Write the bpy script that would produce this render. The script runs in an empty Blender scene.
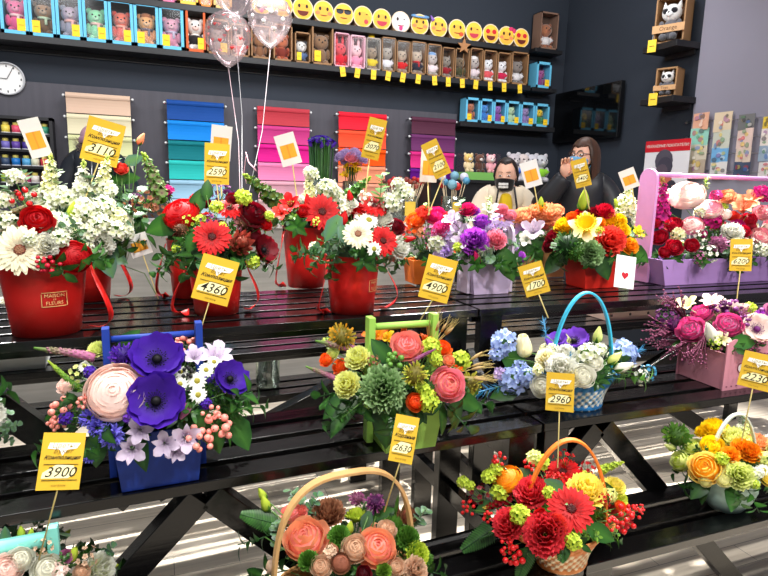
import bpy, bmesh, math, random
from mathutils import Vector as V, Matrix as M
C = bpy.context.scene.collection
PI = math.pi
rnd = random.Random(7)
# ------------------------------------------------------------------ camera frame (pose solved from the shelves' and wall edges' vanishing points)
F, H = 582.0, 1.45
def _ray(x, y): return V(((x-384)/F, -(y-288)/F, -1.0))
_X = _ray(1915, 225).normalized()
_Z = (-_ray(300, 3600)).normalized(); _Z = (_Z - _X*_X.dot(_Z)).normalized()
_Y = _Z.cross(_X)
RC = M((_X, _Y, _Z))                       # camera axes -> world axes
EYE = V((0, 0, H))
RIGHT, UP, FWD = RC @ V((1,0,0)), RC @ V((0,1,0)), RC @ V((0,0,-1))
def ray(x, y): return RC @ _ray(x, y)
def atz(x, y, z): r = ray(x, y); return EYE + r*((z-H)/r.z)
def aty(x, y, yy): r = ray(x, y); return EYE + r*(yy/r.y)
def atx(x, y, xx): r = ray(x, y); return EYE + r*(xx/r.x)
def atd(x, y, d): return EYE + ray(x, y)*d     # d = depth along the view axis
def depth(p): return (p-EYE).dot(FWD)
# ------------------------------------------------------------------ colours
def lin(c):
    if isinstance(c, str): c = PAL[c]
    return tuple(((x/255)/12.92 if x/255 <= .04045 else ((x/255+.055)/1.055)**2.4) for x in c[:3])
PAL = dict(
 white=(228,228,219), ivory=(244,238,206), cream=(245,240,190), blush=(250,222,212), pink=(238,138,160), salmon=(244,150,135), peach=(247,178,130),
 magenta=(200,28,120), fuchsia=(216,62,134), red=(206,18,22), crimson=(196,20,48), cherry=(214,56,68), wine=(120,8,26), coral=(232,74,60), orange=(240,104,24), amber=(246,160,28),
 yellow=(246,208,24), lemon=(250,232,120), lime=(196,214,70), limecream=(226,232,150), green=(92,140,52), mint=(186,212,166), dgreen=(22,58,26), leaf=(34,80,30), lleaf=(84,134,46),
 euc=(112,140,122), eucd=(72,104,90), purple=(74,34,164), violet=(126,70,200), plum=(110,40,110), orchid=(176,72,196), lilac=(196,172,214), lav=(216,200,220), mauve=(186,110,150),
 blue=(164,184,228), peri=(120,124,222), teal=(40,130,170), navy=(30,36,80), brown=(150,104,76), tan=(206,160,124), beige=(226,192,164), olive=(164,150,56), black=(16,14,18),
 twig=(120,60,84), straw=(206,186,120), silver=(196,206,190), hotpink=(224,36,110), rust=(160,60,50), stem=(90,130,60))
# ------------------------------------------------------------------ materials
MATS = {}
def mat(name, rough=.6, spec=.4, trans=0.0, metal=0.0, coat=0.0, color=None, sheen=0.0, noise=None):
    if name in MATS: return MATS[name]
    m = bpy.data.materials.new(name); m.use_nodes = True; nt = m.node_tree; b = nt.nodes['Principled BSDF']
    b.inputs['Roughness'].default_value = rough; b.inputs['Specular IOR Level'].default_value = spec
    b.inputs['Metallic'].default_value = metal; b.inputs['Coat Weight'].default_value = coat; b.inputs['Coat Roughness'].default_value = .08
    b.inputs['Sheen Weight'].default_value = sheen
    if color is None:
        a = nt.nodes.new('ShaderNodeVertexColor'); a.layer_name = 'Col'; src = a.outputs['Color']
    else:
        r = nt.nodes.new('ShaderNodeRGB'); r.outputs[0].default_value = (*lin(color), 1); src = r.outputs[0]
    if noise:                                  # mottled wear or grain with a scale of its own
        tc = nt.nodes.new('ShaderNodeTexCoord'); n = nt.nodes.new('ShaderNodeTexNoise'); mp = nt.nodes.new('ShaderNodeMapping')
        mp.inputs['Scale'].default_value = noise[1]; n.inputs['Scale'].default_value = noise[0]; n.inputs['Detail'].default_value = 5
        nt.links.new(tc.outputs['Object'], mp.inputs[0]); nt.links.new(mp.outputs[0], n.inputs['Vector'])
        mx = nt.nodes.new('ShaderNodeMix'); mx.data_type = 'RGBA'; mx.blend_type = 'MULTIPLY'; mx.inputs['Factor'].default_value = 1
        cr = nt.nodes.new('ShaderNodeValToRGB'); lo = noise[2]
        cr.color_ramp.elements[0].position = .3; cr.color_ramp.elements[1].position = .7
        cr.color_ramp.elements[0].color = (lo, lo, lo, 1); cr.color_ramp.elements[1].color = (1, 1, 1, 1)
        nt.links.new(n.outputs['Fac'], cr.inputs[0]); nt.links.new(src, mx.inputs['A']); nt.links.new(cr.outputs[0], mx.inputs['B']); src = mx.outputs['Result']
        if len(noise) > 3:
            bp = nt.nodes.new('ShaderNodeBump'); bp.inputs['Strength'].default_value = noise[3]; bp.inputs['Distance'].default_value = .002
            nt.links.new(n.outputs['Fac'], bp.inputs['Height']); nt.links.new(bp.outputs[0], b.inputs['Normal'])
    nt.links.new(src, b.inputs['Base Color'])
    if trans:
        t = nt.nodes.new('ShaderNodeBsdfTranslucent'); x = nt.nodes.new('ShaderNodeMixShader'); x.inputs[0].default_value = trans
        nt.links.new(src, t.inputs[0]); nt.links.new(b.outputs[0], x.inputs[1]); nt.links.new(t.outputs[0], x.inputs[2])
        nt.links.new(x.outputs[0], nt.nodes['Material Output'].inputs['Surface'])
    MATS[name] = m; return m
def clear(name, tint=(255,255,255), see=.8, rough=.05, milk=0.0, edge=.45):     # thin clear film or blown glass: see-through with a glossy skin
    if name in MATS: return MATS[name]
    m = bpy.data.materials.new(name); m.use_nodes = True; nt = m.node_tree; nt.nodes.remove(nt.nodes['Principled BSDF'])
    t = nt.nodes.new('ShaderNodeBsdfTransparent'); t.inputs[0].default_value = (*lin(tint), 1)
    g = nt.nodes.new('ShaderNodeBsdfGlossy'); g.inputs['Roughness'].default_value = rough
    if milk:
        df = nt.nodes.new('ShaderNodeBsdfTranslucent'); df.inputs[0].default_value = (*lin(tint), 1); d2 = nt.nodes.new('ShaderNodeBsdfDiffuse'); d2.inputs[0].default_value = (*lin(tint), 1); ad = nt.nodes.new('ShaderNodeMixShader'); nt.links.new(df.outputs[0], ad.inputs[1]); nt.links.new(d2.outputs[0], ad.inputs[2])
        tm = nt.nodes.new('ShaderNodeMixShader'); tm.inputs[0].default_value = milk; nt.links.new(t.outputs[0], tm.inputs[1]); nt.links.new(ad.outputs[0], tm.inputs[2]); t = tm
    lw = nt.nodes.new('ShaderNodeLayerWeight'); lw.inputs[0].default_value = .25
    mr = nt.nodes.new('ShaderNodeMapRange'); mr.inputs['To Min'].default_value = 1-see; mr.inputs['To Max'].default_value = min(1, 1-see+edge)
    x = nt.nodes.new('ShaderNodeMixShader')
    nt.links.new(lw.outputs['Fresnel'], mr.inputs['Value']); nt.links.new(mr.outputs[0], x.inputs[0]); nt.links.new(t.outputs[0], x.inputs[1]); nt.links.new(g.outputs[0], x.inputs[2])
    nt.links.new(x.outputs[0], nt.nodes['Material Output'].inputs['Surface']); MATS[name] = m; return m
PETAL = mat('petal', .55, .25, .28)
LEAF = mat('leaf', .38, .45, .18)
MATTE = mat('matte', .75, .25)
SATIN = mat('satin', .4, .45)
GLOSS = mat('gloss', .18, .5, coat=.3)
METAL = mat('metal', .28, .5, metal=1)
PLUSH = mat('plush', .95, .1, sheen=.5)
CLOTH = mat('cloth', .85, .15, sheen=.2)
PUFF = mat('puffer_nylon', .45, .4)
HAIR = mat('hair', .5, .4)
SKIN = mat('skin', .5, .35)
PAPER = mat('paper', .6, .3)
WICK = mat('wicker', .55, .35)
WOODP = mat('painted_wood', .55, .35, noise=(6, (1, 8, 8), .95))
GLASS = clear('clear_glass', (238,246,240), .86)
FILM = clear('clear_film', (252,252,252), .985, .15, 0, .06)
BALLOON = clear('balloon_film', (250,240,242), .95, .06, .2, .25)
# ------------------------------------------------------------------ mesh builder
class MB:
    def __init__(s): s.v, s.f, s.c, s.mi = [], [], [], []; s.cur = 0
    def add(s, vs, fs, col, T=None):
        n = len(s.v)
        if isinstance(col, (str, tuple)): col = [lin(col)]*len(vs)
        s.v += [tuple(T @ V(p)) for p in vs] if T is not None else [tuple(p) for p in vs]
        s.c += col; s.f += [tuple(i+n for i in f) for f in fs]; s.mi += [s.cur]*len(fs)
        return s
    def box(s, c, d, col='white', T=None, taper=None):
        x, y, z = d[0]/2, d[1]/2, d[2]/2; tx, ty = taper or (1, 1)
        vs = [(c[0]+a*x*(tx if k > 0 else 1), c[1]+b*y*(ty if k > 0 else 1), c[2]+k*z) for k in (-1, 1) for a, b in ((-1,-1),(1,-1),(1,1),(-1,1))]
        return s.add(vs, [(3,2,1,0),(4,5,6,7),(0,1,5,4),(1,2,6,5),(2,3,7,6),(3,0,4,7)], col, T)
    def beam(s, a, b, w, t, col='black', side=None):     # a squared board from a to b, w across SIDE, t the other way
        a, b = V(a), V(b); T = (b-a).normalized(); S = V(side or (0,0,1)); S = (S-T*S.dot(T)).normalized(); N = T.cross(S)
        vs = [p + S*(i*w/2) + N*(j*t/2) for p in (a, b) for i, j in ((-1,-1),(1,-1),(1,1),(-1,1))]
        return s.add(vs, [(3,2,1,0),(4,5,6,7),(0,1,5,4),(1,2,6,5),(2,3,7,6),(3,0,4,7)], col)
    def strip(s, pts, side, w, t, col, closed=False):
        pts = [V(p) for p in pts]; n = len(pts); vs = []
        for i, p in enumerate(pts):
            a = pts[(i-1) % n] if closed or i else pts[0]; b = pts[(i+1) % n] if closed or i < n-1 else pts[-1]
            T = (b-a).normalized(); S = V(side(i/(n-1)) if callable(side) else side); S = (S-T*S.dot(T)).normalized(); N = T.cross(S)
            vs += [p+S*(i2*w/2)+N*(j*t/2) for i2, j in ((-1,-1),(1,-1),(1,1),(-1,1))]
        fs = []
        for i in range(n if closed else n-1):
            k = (i+1) % n
            fs += [(i*4+j, i*4+(j+1) % 4, k*4+(j+1) % 4, k*4+j) for j in range(4)]
        if not closed: fs += [(3,2,1,0), (n*4-4, n*4-3, n*4-2, n*4-1)]
        return s.add(vs, fs, col)
    def tube(s, pts, r, n=6, col='stem', cap=True, T=None):
        pts = [V(p) for p in pts]; m = len(pts); rs = r if isinstance(r, (list, tuple)) else [r]*m; vs = []; cols = []
        c = [lin(x) for x in col] if isinstance(col, list) else [lin(col)]*m
        ref = V((0,0,1)) if abs((pts[-1]-pts[0]).normalized().z) < .9 else V((1,0,0))
        for i, p in enumerate(pts):
            t = (pts[min(i+1, m-1)]-pts[max(i-1, 0)]).normalized(); a = t.cross(ref).normalized(); b = t.cross(a)
            vs += [p + a*(rs[i]*math.cos(2*PI*k/n)) + b*(rs[i]*math.sin(2*PI*k/n)) for k in range(n)]; cols += [c[i]]*n
        fs = [(i*n+k, i*n+(k+1) % n, (i+1)*n+(k+1) % n, (i+1)*n+k) for i in range(m-1) for k in range(n)]
        if cap: fs += [tuple(range(n))[::-1], tuple(range((m-1)*n, m*n))]
        return s.add(vs, fs, cols, T)
    def lathe(s, prof, n=24, col='white', T=None, sx=1, sy=1, cap=False):
        vs = [(r*sx*math.cos(2*PI*k/n), r*sy*math.sin(2*PI*k/n), z) for r, z in prof for k in range(n)]; m = len(prof)
        fs = [(i*n+k, i*n+(k+1) % n, (i+1)*n+(k+1) % n, (i+1)*n+k) for i in range(m-1) for k in range(n)]
        if cap: fs += [tuple(range(n))[::-1], tuple(range((m-1)*n, m*n))]
        if isinstance(col, list): col = [lin(x) for x in col for _ in range(n)]
        return s.add(vs, fs, col, T)
    def ball(s, c, r, col='white', n=10, m=6, T=None):
        if not isinstance(r, (tuple, list, V)): r = (r, r, r)
        vs = [(c[0], c[1], c[2]-r[2])]; fs = []
        for i in range(1, m):
            a = -PI/2+PI*i/m
            vs += [(c[0]+r[0]*math.cos(a)*math.cos(2*PI*k/n), c[1]+r[1]*math.cos(a)*math.sin(2*PI*k/n), c[2]+r[2]*math.sin(a)) for k in range(n)]
        vs.append((c[0], c[1], c[2]+r[2])); e = len(vs)-1
        for k in range(n):
            fs.append((0, 1+(k+1) % n, 1+k)); fs.append((e, e-n+k, e-n+(k+1) % n))
            for i in range(m-2): a = 1+i*n; fs.append((a+k, a+(k+1) % n, a+n+(k+1) % n, a+n+k))
        return s.add(vs, fs, col, T)
    def prism(s, poly, t, col, T=None):                    # outline in XZ, thickness along Y
        n = len(poly); vs = [(x, -t/2, z) for x, z in poly]+[(x, t/2, z) for x, z in poly]
        fs = [tuple(range(n)), tuple(range(n, 2*n))[::-1]]+[(i, i+n, (i+1) % n+n, (i+1) % n) for i in range(n)]
        return s.add(vs, fs, col, T)
    def text(s, body, size, col, T, shear=0.0, bold=0.0):  # lettering in the XZ plane facing -Y, centred
        vs, fs = glyphs(body, shear, bold)
        return s.add([(x*size, 0, y*size) for x, y in vs], fs, col, T)
    def build(s, name, mats, parent=None, W=None, smooth=True, label=None, bevel=0, mods=None):
        me = mesh_of(s, name, mats, smooth); return link(name, me, parent, W, label, bevel)
def mesh_of(s, name, mats, smooth=True):
    me = bpy.data.meshes.new(name); me.from_pydata(s.v, [], s.f)
    ca = me.color_attributes.new('Col', 'FLOAT_COLOR', 'POINT')
    ca.data.foreach_set('color', [x for c in s.c for x in (c[0], c[1], c[2], 1.0)])
    for m_ in (mats if isinstance(mats, (list, tuple)) else [mats]): me.materials.append(m_)
    me.polygons.foreach_set('material_index', s.mi)
    me.polygons.foreach_set('use_smooth', [smooth]*len(s.f)); me.update(); return me
def link(name, me, parent=None, W=None, label=None, bevel=0):
    o = bpy.data.objects.new(name, me); C.objects.link(o)
    if parent is not None: o.parent = parent
    if W is not None: o.matrix_basis = W               # in the parent's frame
    if label: o['label'] = label
    if bevel:
        b = o.modifiers.new('edge', 'BEVEL'); b.width = bevel; b.segments = 2; b.limit_method = 'ANGLE'
        o.modifiers.new('wn', 'WEIGHTED_NORMAL').keep_sharp = True
    return o
_gl = {}
def glyphs(body, shear=0.0, bold=0.0):
    k = (body, shear, bold)
    if k not in _gl:
        cu = bpy.data.curves.new('lettering', 'FONT'); cu.body = body; cu.size = 1; cu.align_x = 'CENTER'; cu.align_y = 'CENTER'; cu.shear = shear; cu.offset = bold; cu.resolution_u = 2
        o = bpy.data.objects.new('lettering', cu); C.objects.link(o); dg = bpy.context.evaluated_depsgraph_get(); me = o.evaluated_get(dg).to_mesh()
        _gl[k] = ([(v.co.x, v.co.y) for v in me.vertices], [tuple(p.vertices) for p in me.polygons]); bpy.data.objects.remove(o); bpy.data.curves.remove(cu)
    return _gl[k]
def thing(name, label, cat, loc=(0,0,0), rz=0, group=None):
    o = bpy.data.objects.new(name, None); C.objects.link(o); o.empty_display_size = .05
    o.location = loc; o.rotation_euler = (0, 0, rz); return tag(o, label, cat, group)
def tag(o, label, cat, group=None, kind=None):
    o['label'] = label; o['category'] = cat
    if group: o['group'] = group
    if kind: o['kind'] = kind
    return o
def struct(o, label=None, cat=None):
    o['kind'] = 'structure'
    if label: o['label'] = label; o['category'] = cat or 'wall'
    return o
def TR(loc, axis=None, roll=0.0, sc=1.0):                   # local +Z turned onto AXIS
    Q = V((0,0,1)).rotation_difference(V(axis)).to_matrix().to_4x4() if axis is not None else M.Identity(4)
    return M.Translation(V(loc)) @ Q @ M.Rotation(roll, 4, 'Z') @ M.Diagonal((sc, sc, sc, 1))
def frame(loc, xaxis, zaxis):                               # local X along xaxis, Z towards zaxis
    x = V(xaxis).normalized(); z = V(zaxis); z = (z-x*z.dot(x)).normalized(); y = z.cross(x)
    m = M((x, y, z)).transposed().to_4x4(); m.translation = V(loc); return m
# ------------------------------------------------------------------ flowers (unit radius, facing +Z)
def mixc(a, b, t): return tuple(a[i]+(b[i]-a[i])*t for i in range(3))
PROF = dict(round=((0,.35),(.3,.72),(.6,1),(.85,.9),(1,.42)), wide=((0,.3),(.5,.9),(.8,1),(.95,.85),(1,.6)), strap=((0,.55),(.4,.95),(.75,1),(.92,.8),(1,.25)), point=((0,.35),(.35,1),(.7,.75),(.9,.3),(1,.03)))
def interp(tb, t):
    for (a, x), (b, y) in zip(tb, tb[1:]):
        if t <= b: return x+(y-x)*(t-a)/(b-a)
    return tb[-1][1]
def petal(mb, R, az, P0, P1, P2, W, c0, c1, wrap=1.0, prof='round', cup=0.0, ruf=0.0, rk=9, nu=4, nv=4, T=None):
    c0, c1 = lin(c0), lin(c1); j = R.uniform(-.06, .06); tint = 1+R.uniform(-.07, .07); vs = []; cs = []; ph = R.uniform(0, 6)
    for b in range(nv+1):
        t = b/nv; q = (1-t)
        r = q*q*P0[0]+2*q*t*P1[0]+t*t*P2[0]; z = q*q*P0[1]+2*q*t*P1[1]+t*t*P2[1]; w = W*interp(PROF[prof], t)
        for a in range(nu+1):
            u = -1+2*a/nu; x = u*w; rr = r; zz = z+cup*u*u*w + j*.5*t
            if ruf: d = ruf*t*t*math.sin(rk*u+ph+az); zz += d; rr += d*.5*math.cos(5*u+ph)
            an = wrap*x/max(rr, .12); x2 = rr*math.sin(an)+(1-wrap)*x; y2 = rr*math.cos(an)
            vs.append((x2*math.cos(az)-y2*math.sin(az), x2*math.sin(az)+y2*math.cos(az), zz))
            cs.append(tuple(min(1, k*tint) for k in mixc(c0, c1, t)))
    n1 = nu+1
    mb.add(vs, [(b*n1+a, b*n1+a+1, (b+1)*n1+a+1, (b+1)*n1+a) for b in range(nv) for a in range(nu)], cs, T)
def dark(c, k=.6):
    c = PAL[c] if isinstance(c, str) else c; return tuple(x*k for x in c)
def mixs(a, b, t):
    a = PAL[a] if isinstance(a, str) else a; b = PAL[b] if isinstance(b, str) else b; return tuple(a[i]+(b[i]-a[i])*t for i in range(3))
def ring(mb, R, n, P0, P1, P2, W, c0, c1, off=0, T=None, **k):
    for i in range(n):
        s = R.uniform(.94, 1.06); petal(mb, R, 2*PI*(i+off)/n+R.uniform(-.1, .1), P0, (P1[0]*s, P1[1]), (P2[0]*s, P2[1]*R.uniform(.9, 1.1)), W*s, c0, c1, T=T, **k)
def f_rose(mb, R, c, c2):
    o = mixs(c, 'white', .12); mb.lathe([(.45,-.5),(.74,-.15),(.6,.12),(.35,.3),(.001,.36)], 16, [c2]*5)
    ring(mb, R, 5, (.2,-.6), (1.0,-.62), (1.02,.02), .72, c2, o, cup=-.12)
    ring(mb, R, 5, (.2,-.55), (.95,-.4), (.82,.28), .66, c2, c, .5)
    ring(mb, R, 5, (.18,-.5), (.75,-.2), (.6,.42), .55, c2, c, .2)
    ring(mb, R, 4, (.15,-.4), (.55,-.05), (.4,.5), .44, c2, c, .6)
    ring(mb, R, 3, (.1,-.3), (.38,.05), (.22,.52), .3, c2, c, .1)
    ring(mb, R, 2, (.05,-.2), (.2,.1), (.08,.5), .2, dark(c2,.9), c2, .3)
def f_ranunculus(mb, R, c, c2):
    mb.lathe([(.5,-.5),(.84,-.2),(.84,.0),(.6,.2),(.3,.34),(.001,.42)], 18, [c2]*6)
    for k in range(8):
        t = k/7; r = 1-.86*t
        ring(mb, R, 7 if k < 4 else 5, (.25*r,-.62), (1.2*r,-.5+.35*t), (.93*r-.02, .12+.34*t), .62*r+.1, c2, mixs(c, c2, t*.6), k*.37, cup=-.04)
def f_carnation(mb, R, c, c2):
    for k, (n, r, z) in enumerate(((11,1,-.12),(10,.86,.16),(9,.66,.36),(7,.42,.5),(5,.2,.56))):
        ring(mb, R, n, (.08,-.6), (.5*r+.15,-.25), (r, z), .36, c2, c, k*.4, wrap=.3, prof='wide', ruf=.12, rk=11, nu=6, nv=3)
def f_kale(mb, R, c, c2):
    for k, (n, r, z) in enumerate(((11,1,-.2),(11,.9,.08),(10,.74,.3),(9,.54,.45),(7,.32,.55),(4,.12,.58))):
        ring(mb, R, n, (.08,-.6), (.6*r+.1,-.1), (r, z), .3, c, mixs(c, c2, .75), k*.4, wrap=.2, prof='wide', ruf=.16, rk=9, nu=6, nv=3)
def f_gerbera(mb, R, c, c2):
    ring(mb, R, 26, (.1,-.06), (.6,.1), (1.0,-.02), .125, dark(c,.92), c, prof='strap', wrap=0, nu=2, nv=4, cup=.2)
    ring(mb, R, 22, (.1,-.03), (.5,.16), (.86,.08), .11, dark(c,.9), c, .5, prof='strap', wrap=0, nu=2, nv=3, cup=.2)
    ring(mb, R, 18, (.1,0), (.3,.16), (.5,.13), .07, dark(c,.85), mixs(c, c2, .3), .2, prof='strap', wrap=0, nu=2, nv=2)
    mb.lathe([(.001,.1),(.12,.12),(.19,.1),(.23,.04),(.16,-.3)], 14, [c2, c2, mixs(c2,'wine',.4), dark(c2,.7), dark('leaf',.8)])
    for i in range(22): a = i*2.4; r = .24*math.sqrt((i+.5)/22); mb.ball((r*math.cos(a), r*math.sin(a), .12), .03, mixs(c2, 'tan', R.random()*.5), 4, 3)
def f_anemone(mb, R, c, c2):
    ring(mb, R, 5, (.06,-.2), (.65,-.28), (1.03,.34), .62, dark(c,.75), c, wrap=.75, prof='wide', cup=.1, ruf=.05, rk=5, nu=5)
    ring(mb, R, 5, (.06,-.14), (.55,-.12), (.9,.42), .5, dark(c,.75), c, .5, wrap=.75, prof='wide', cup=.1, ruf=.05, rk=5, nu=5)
    mb.ball((0,0,.02), (.2,.2,.16), c2)
    for i in range(24):
        a = i*2*PI/24; r = .3+.05*(i % 3); mb.tube([(0,0,0), (r*.8*math.cos(a), r*.8*math.sin(a), .06), (r*math.cos(a), r*math.sin(a), .1)], .012, 3, c2); mb.ball((r*math.cos(a), r*math.sin(a), .1), .035, c2, 4, 3)
def f_daisy(mb, R, c, c2):
    ring(mb, R, 14, (.2,0), (.6,.12), (1,0), .17, c, c, prof='strap', wrap=0, nu=2, nv=3)
    ring(mb, R, 12, (.2,.03), (.55,.16), (.88,.1), .15, c, c, .5, prof='strap', wrap=0, nu=2, nv=3)
    mb.lathe([(.001,.2),(.18,.19),(.32,.08),(.2,-.3)], 10, [c2, c2, mixs(c2,'lime',.5), 'leaf'])
def f_lily(mb, R, c, c2):
    for k in (0, 1):
        ring(mb, R, 3, (.08,-.6), (.36,.32), (1.0,.3-.08*k), .36-.06*k, mixs(c, c2, .7), c, k*.5, wrap=.3, prof='point' if k else 'strap', cup=.15, ruf=.04, nv=5)
    for i in range(6): a = i*PI/3+.3; mb.tube([(0,0,-.5), (.14*math.cos(a), .14*math.sin(a), .1), (.3*math.cos(a), .3*math.sin(a), .38)], .018, 3, mixs(c, 'white', .5)); mb.ball((.3*math.cos(a), .3*math.sin(a), .38), .045, c2, 4, 3)
def f_narcissus(mb, R, c, c2):
    ring(mb, R, 6, (.15,-.1), (.6,.02), (1.08,.02), .36, c2, c, wrap=.1, prof='point', cup=.08, nv=5)
    mb.lathe([(.14,-.1),(.26,.1),(.36,.4),(.5,.62),(.44,.6),(.3,.38),(.2,.1),(.001,0)], 18, [c2]*8)
    for i in range(16): petal(mb, R, i*PI/8, (.36,.4), (.46,.58), (.6,.66), .12, c2, mixs(c2,'lemon',.4), wrap=0, ruf=.06, nu=2, nv=2)
def f_tulip(mb, R, c, c2):
    for k in (0, 1): ring(mb, R, 3, (.12,-1.0), (1.25-.1*k,-.75), (.42,1.05), .75, c2, c, k*.5, prof='round', nv=6, nu=5)
def floret(mb, R, T, c, c2, n=4, r=1.0):
    for i in range(n): petal(mb, R, 2*PI*i/n+R.uniform(-.15,.15), (.05*r,-.3*r), (.35*r,.15*r), (r,.1*r), .5*r, c2, c, wrap=0, prof='wide', nu=2, nv=2, ruf=.12*r, rk=3, T=T)
    mb.ball((0,0,.04*r), .12*r, c2, 4, 3, T)
def fib(n, zmin=-.2):
    for i in range(n):
        z = zmin+(1-zmin)*(i+.5)/n; a = i*2.39996; q = math.sqrt(max(0, 1-z*z)); yield V((q*math.cos(a), q*math.sin(a), z))
def f_stock(mb, R, c, c2):                                   # a full cluster of ruffled florets
    for p in fib(17, -.25): floret(mb, R, TR(p*.72*R.uniform(.9, 1.08), p+V((R.uniform(-.3,.3),)*3), R.uniform(0, 6), .34), c, mixs(c, "lime" if c in ("white","ivory") else c2, .35))
    mb.ball((0,0,-.05), .5, mixs("lleaf", c, .15))
def f_spike(mb, R, c, c2):                                   # stock stem, 2 units tall, widest below, buds on top
    for i in range(30):
        t = i/29; z = -1+1.75*t; a = i*2.4; r = .34*(1-.65*t); d = V((math.cos(a), math.sin(a), .35+t))
        floret(mb, R, TR(V((r*math.cos(a), r*math.sin(a), z)), d, R.uniform(0, 6), .26*(1-.45*t)), c, mixs(c, c2, .6), 5)
    mb.tube([(0,0,-1.2), (0,0,.95)], [.14, .05], 6, 'lleaf')
    for i in range(7): a = i*2.4; mb.ball((.07*math.cos(a), .07*math.sin(a), .7+.05*i), (.06,.06,.09), mixs('lime', c, .3), 6, 4)
def f_veronica(mb, R, c, c2):                                # tapering bent spike
    pts = [V((.22*math.sin(t*1.6)*t, 0, -1+2*t)) for t in [i/12 for i in range(13)]]
    mb.tube(pts, [.17-.13*(i/12)**1.4 for i in range(13)], 8, [mixs(c, c2, max(0, i/12-.35)*1.5) for i in range(13)])
    for i in range(70):
        t = i/90; k = int(t*12); p = pts[k].lerp(pts[k+1], t*12-k); a = i*2.4; d = V((math.cos(a), math.sin(a), .5))
        mb.ball(p+d*(.15*(1-t*.6)), (.045,.045,.06), mixs(c, c2, t*.8 if i % 3 else .2), 4, 3)
def f_berry(mb, R, c, c2):
    for p in fib(9, -.1):
        q = p*R.uniform(.55, .95); mb.tube([(0,0,-.8), q*.5, q], .03, 4, 'stem'); mb.ball(q, .24*R.uniform(.85, 1.1), c, 10, 7)
        mb.ball(q+q.normalized()*.22, .05, dark(c,.4), 5, 3)
def f_trick(mb, R, c, c2):                                   # bristly green ball, pincushion
    mb.ball((0,0,0), .72, dark(c,.7), 12, 8)
    for p in fib(90, -.6):
        q = p+V((R.uniform(-.12,.12), R.uniform(-.12,.12), R.uniform(-.12,.12))); s = q.orthogonal().normalized()*.09; e = V((R.uniform(-.1,.1),)*3)
        mb.add([q*.6+s, q*.6-s, q*1.0+s*.8+e, q*1.0-s*.8+e], [(0,1,3,2)], [lin(dark(c,.8))]*2+[lin(mixs(c, c2, R.random()))]*2)
def f_wax(mb, R, c, c2):                                     # airy spray of small florets on thin stems
    for p in fib(14, -.1):
        q = p*R.uniform(.6, 1.05); mb.tube([(0,0,-.9), (q.x*.5, q.y*.5, q.z*.3-.2), q], .02, 3, 'stem'); floret(mb, R, TR(q, p, 0, .2), c, c2, 5)
def f_protea(mb, R, c, c2):
    for k, (r, z) in enumerate(((1,.1),(.85,.4),(.66,.65),(.45,.8),(.25,.9))): ring(mb, R, 10-k, (.2,-.7), (.9*r,-.5), (r, z), .22, c2, c, k*.5, prof='point', wrap=.5, nu=2)
    mb.ball((0,0,0), (.45,.45,.6), c2)
def f_bud(mb, R, c, c2):
    ring(mb, R, 4, (.15,-1), (.95,-.6), (.12,1.0), .6, c2, c, nv=5)
    ring(mb, R, 4, (.15,-1.05), (.75,-.9), (.62,-.1), .22, 'leaf', 'lleaf', .5, prof='point')
def f_agapanthus(mb, R, c, c2):
    for i in range(9):
        a = i*2.4; d = V((math.cos(a), math.sin(a), R.uniform(.1, .9))).normalized(); T = TR(d*.5, d, 0, .5)
        ring(mb, R, 6, (.08,-.6), (.2,.4), (.9,.45), .2, c2, c, T=T, wrap=0, prof='point', nu=2, nv=3); mb.tube([(0,0,-.4), d*.4], .03, 4, 'stem')
def f_feather(mb, R, c, c2):                                 # dyed plume
    for i in range(46):
        z = -1+1.9*i/46; a = R.uniform(0, 6.3); l = .5*(1-.5*abs(i/46-.4)); d = V((math.cos(a)*l, math.sin(a)*l, .3)); s = V((-math.sin(a), math.cos(a), 0))*.04; p = V((0,0,z))
        mb.add([p+s, p-s, p+d], [(0,1,2)], mixs(c, c2, R.random()))
    mb.tube([(0,0,-1.3), (0,0,.9)], .03, 4, c2)
def f_twig(mb, R, c, c2):
    for i in range(16):
        a = R.uniform(0, 6.3); s = R.uniform(.15, .6); p1 = V((s*math.cos(a)*.5, s*math.sin(a)*.5, R.uniform(-.3,.2))); p2 = V((s*math.cos(a)*1.3, s*math.sin(a)*1.3, R.uniform(.4,1)))
        mb.tube([(0,0,-1), p1, p2], [.035,.025,.012], 3, c)
        for k in range(4): q = p1.lerp(p2, .3+.22*k); mb.ball(q+V((R.uniform(-.06,.06), R.uniform(-.06,.06), 0)), .05, c2, 4, 3)
def f_wheat(mb, R, c, c2):
    for i in range(5):
        a = R.uniform(0, 6.3); s = .12+.1*i; b = V((s*math.cos(a), s*math.sin(a), .1)); mb.tube([(0,0,-1), b], .02, 3, c); t = b+V((b.x*.5, b.y*.5, .5)); mb.tube([b, b.lerp(t,.5), t], [.05,.07,.02], 6, c2)
        for k in range(10): q = b.lerp(t, k/10); mb.tube([q, q+V((R.uniform(-.2,.2), R.uniform(-.2,.2), .5))], .008, 3, c, False)
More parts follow.
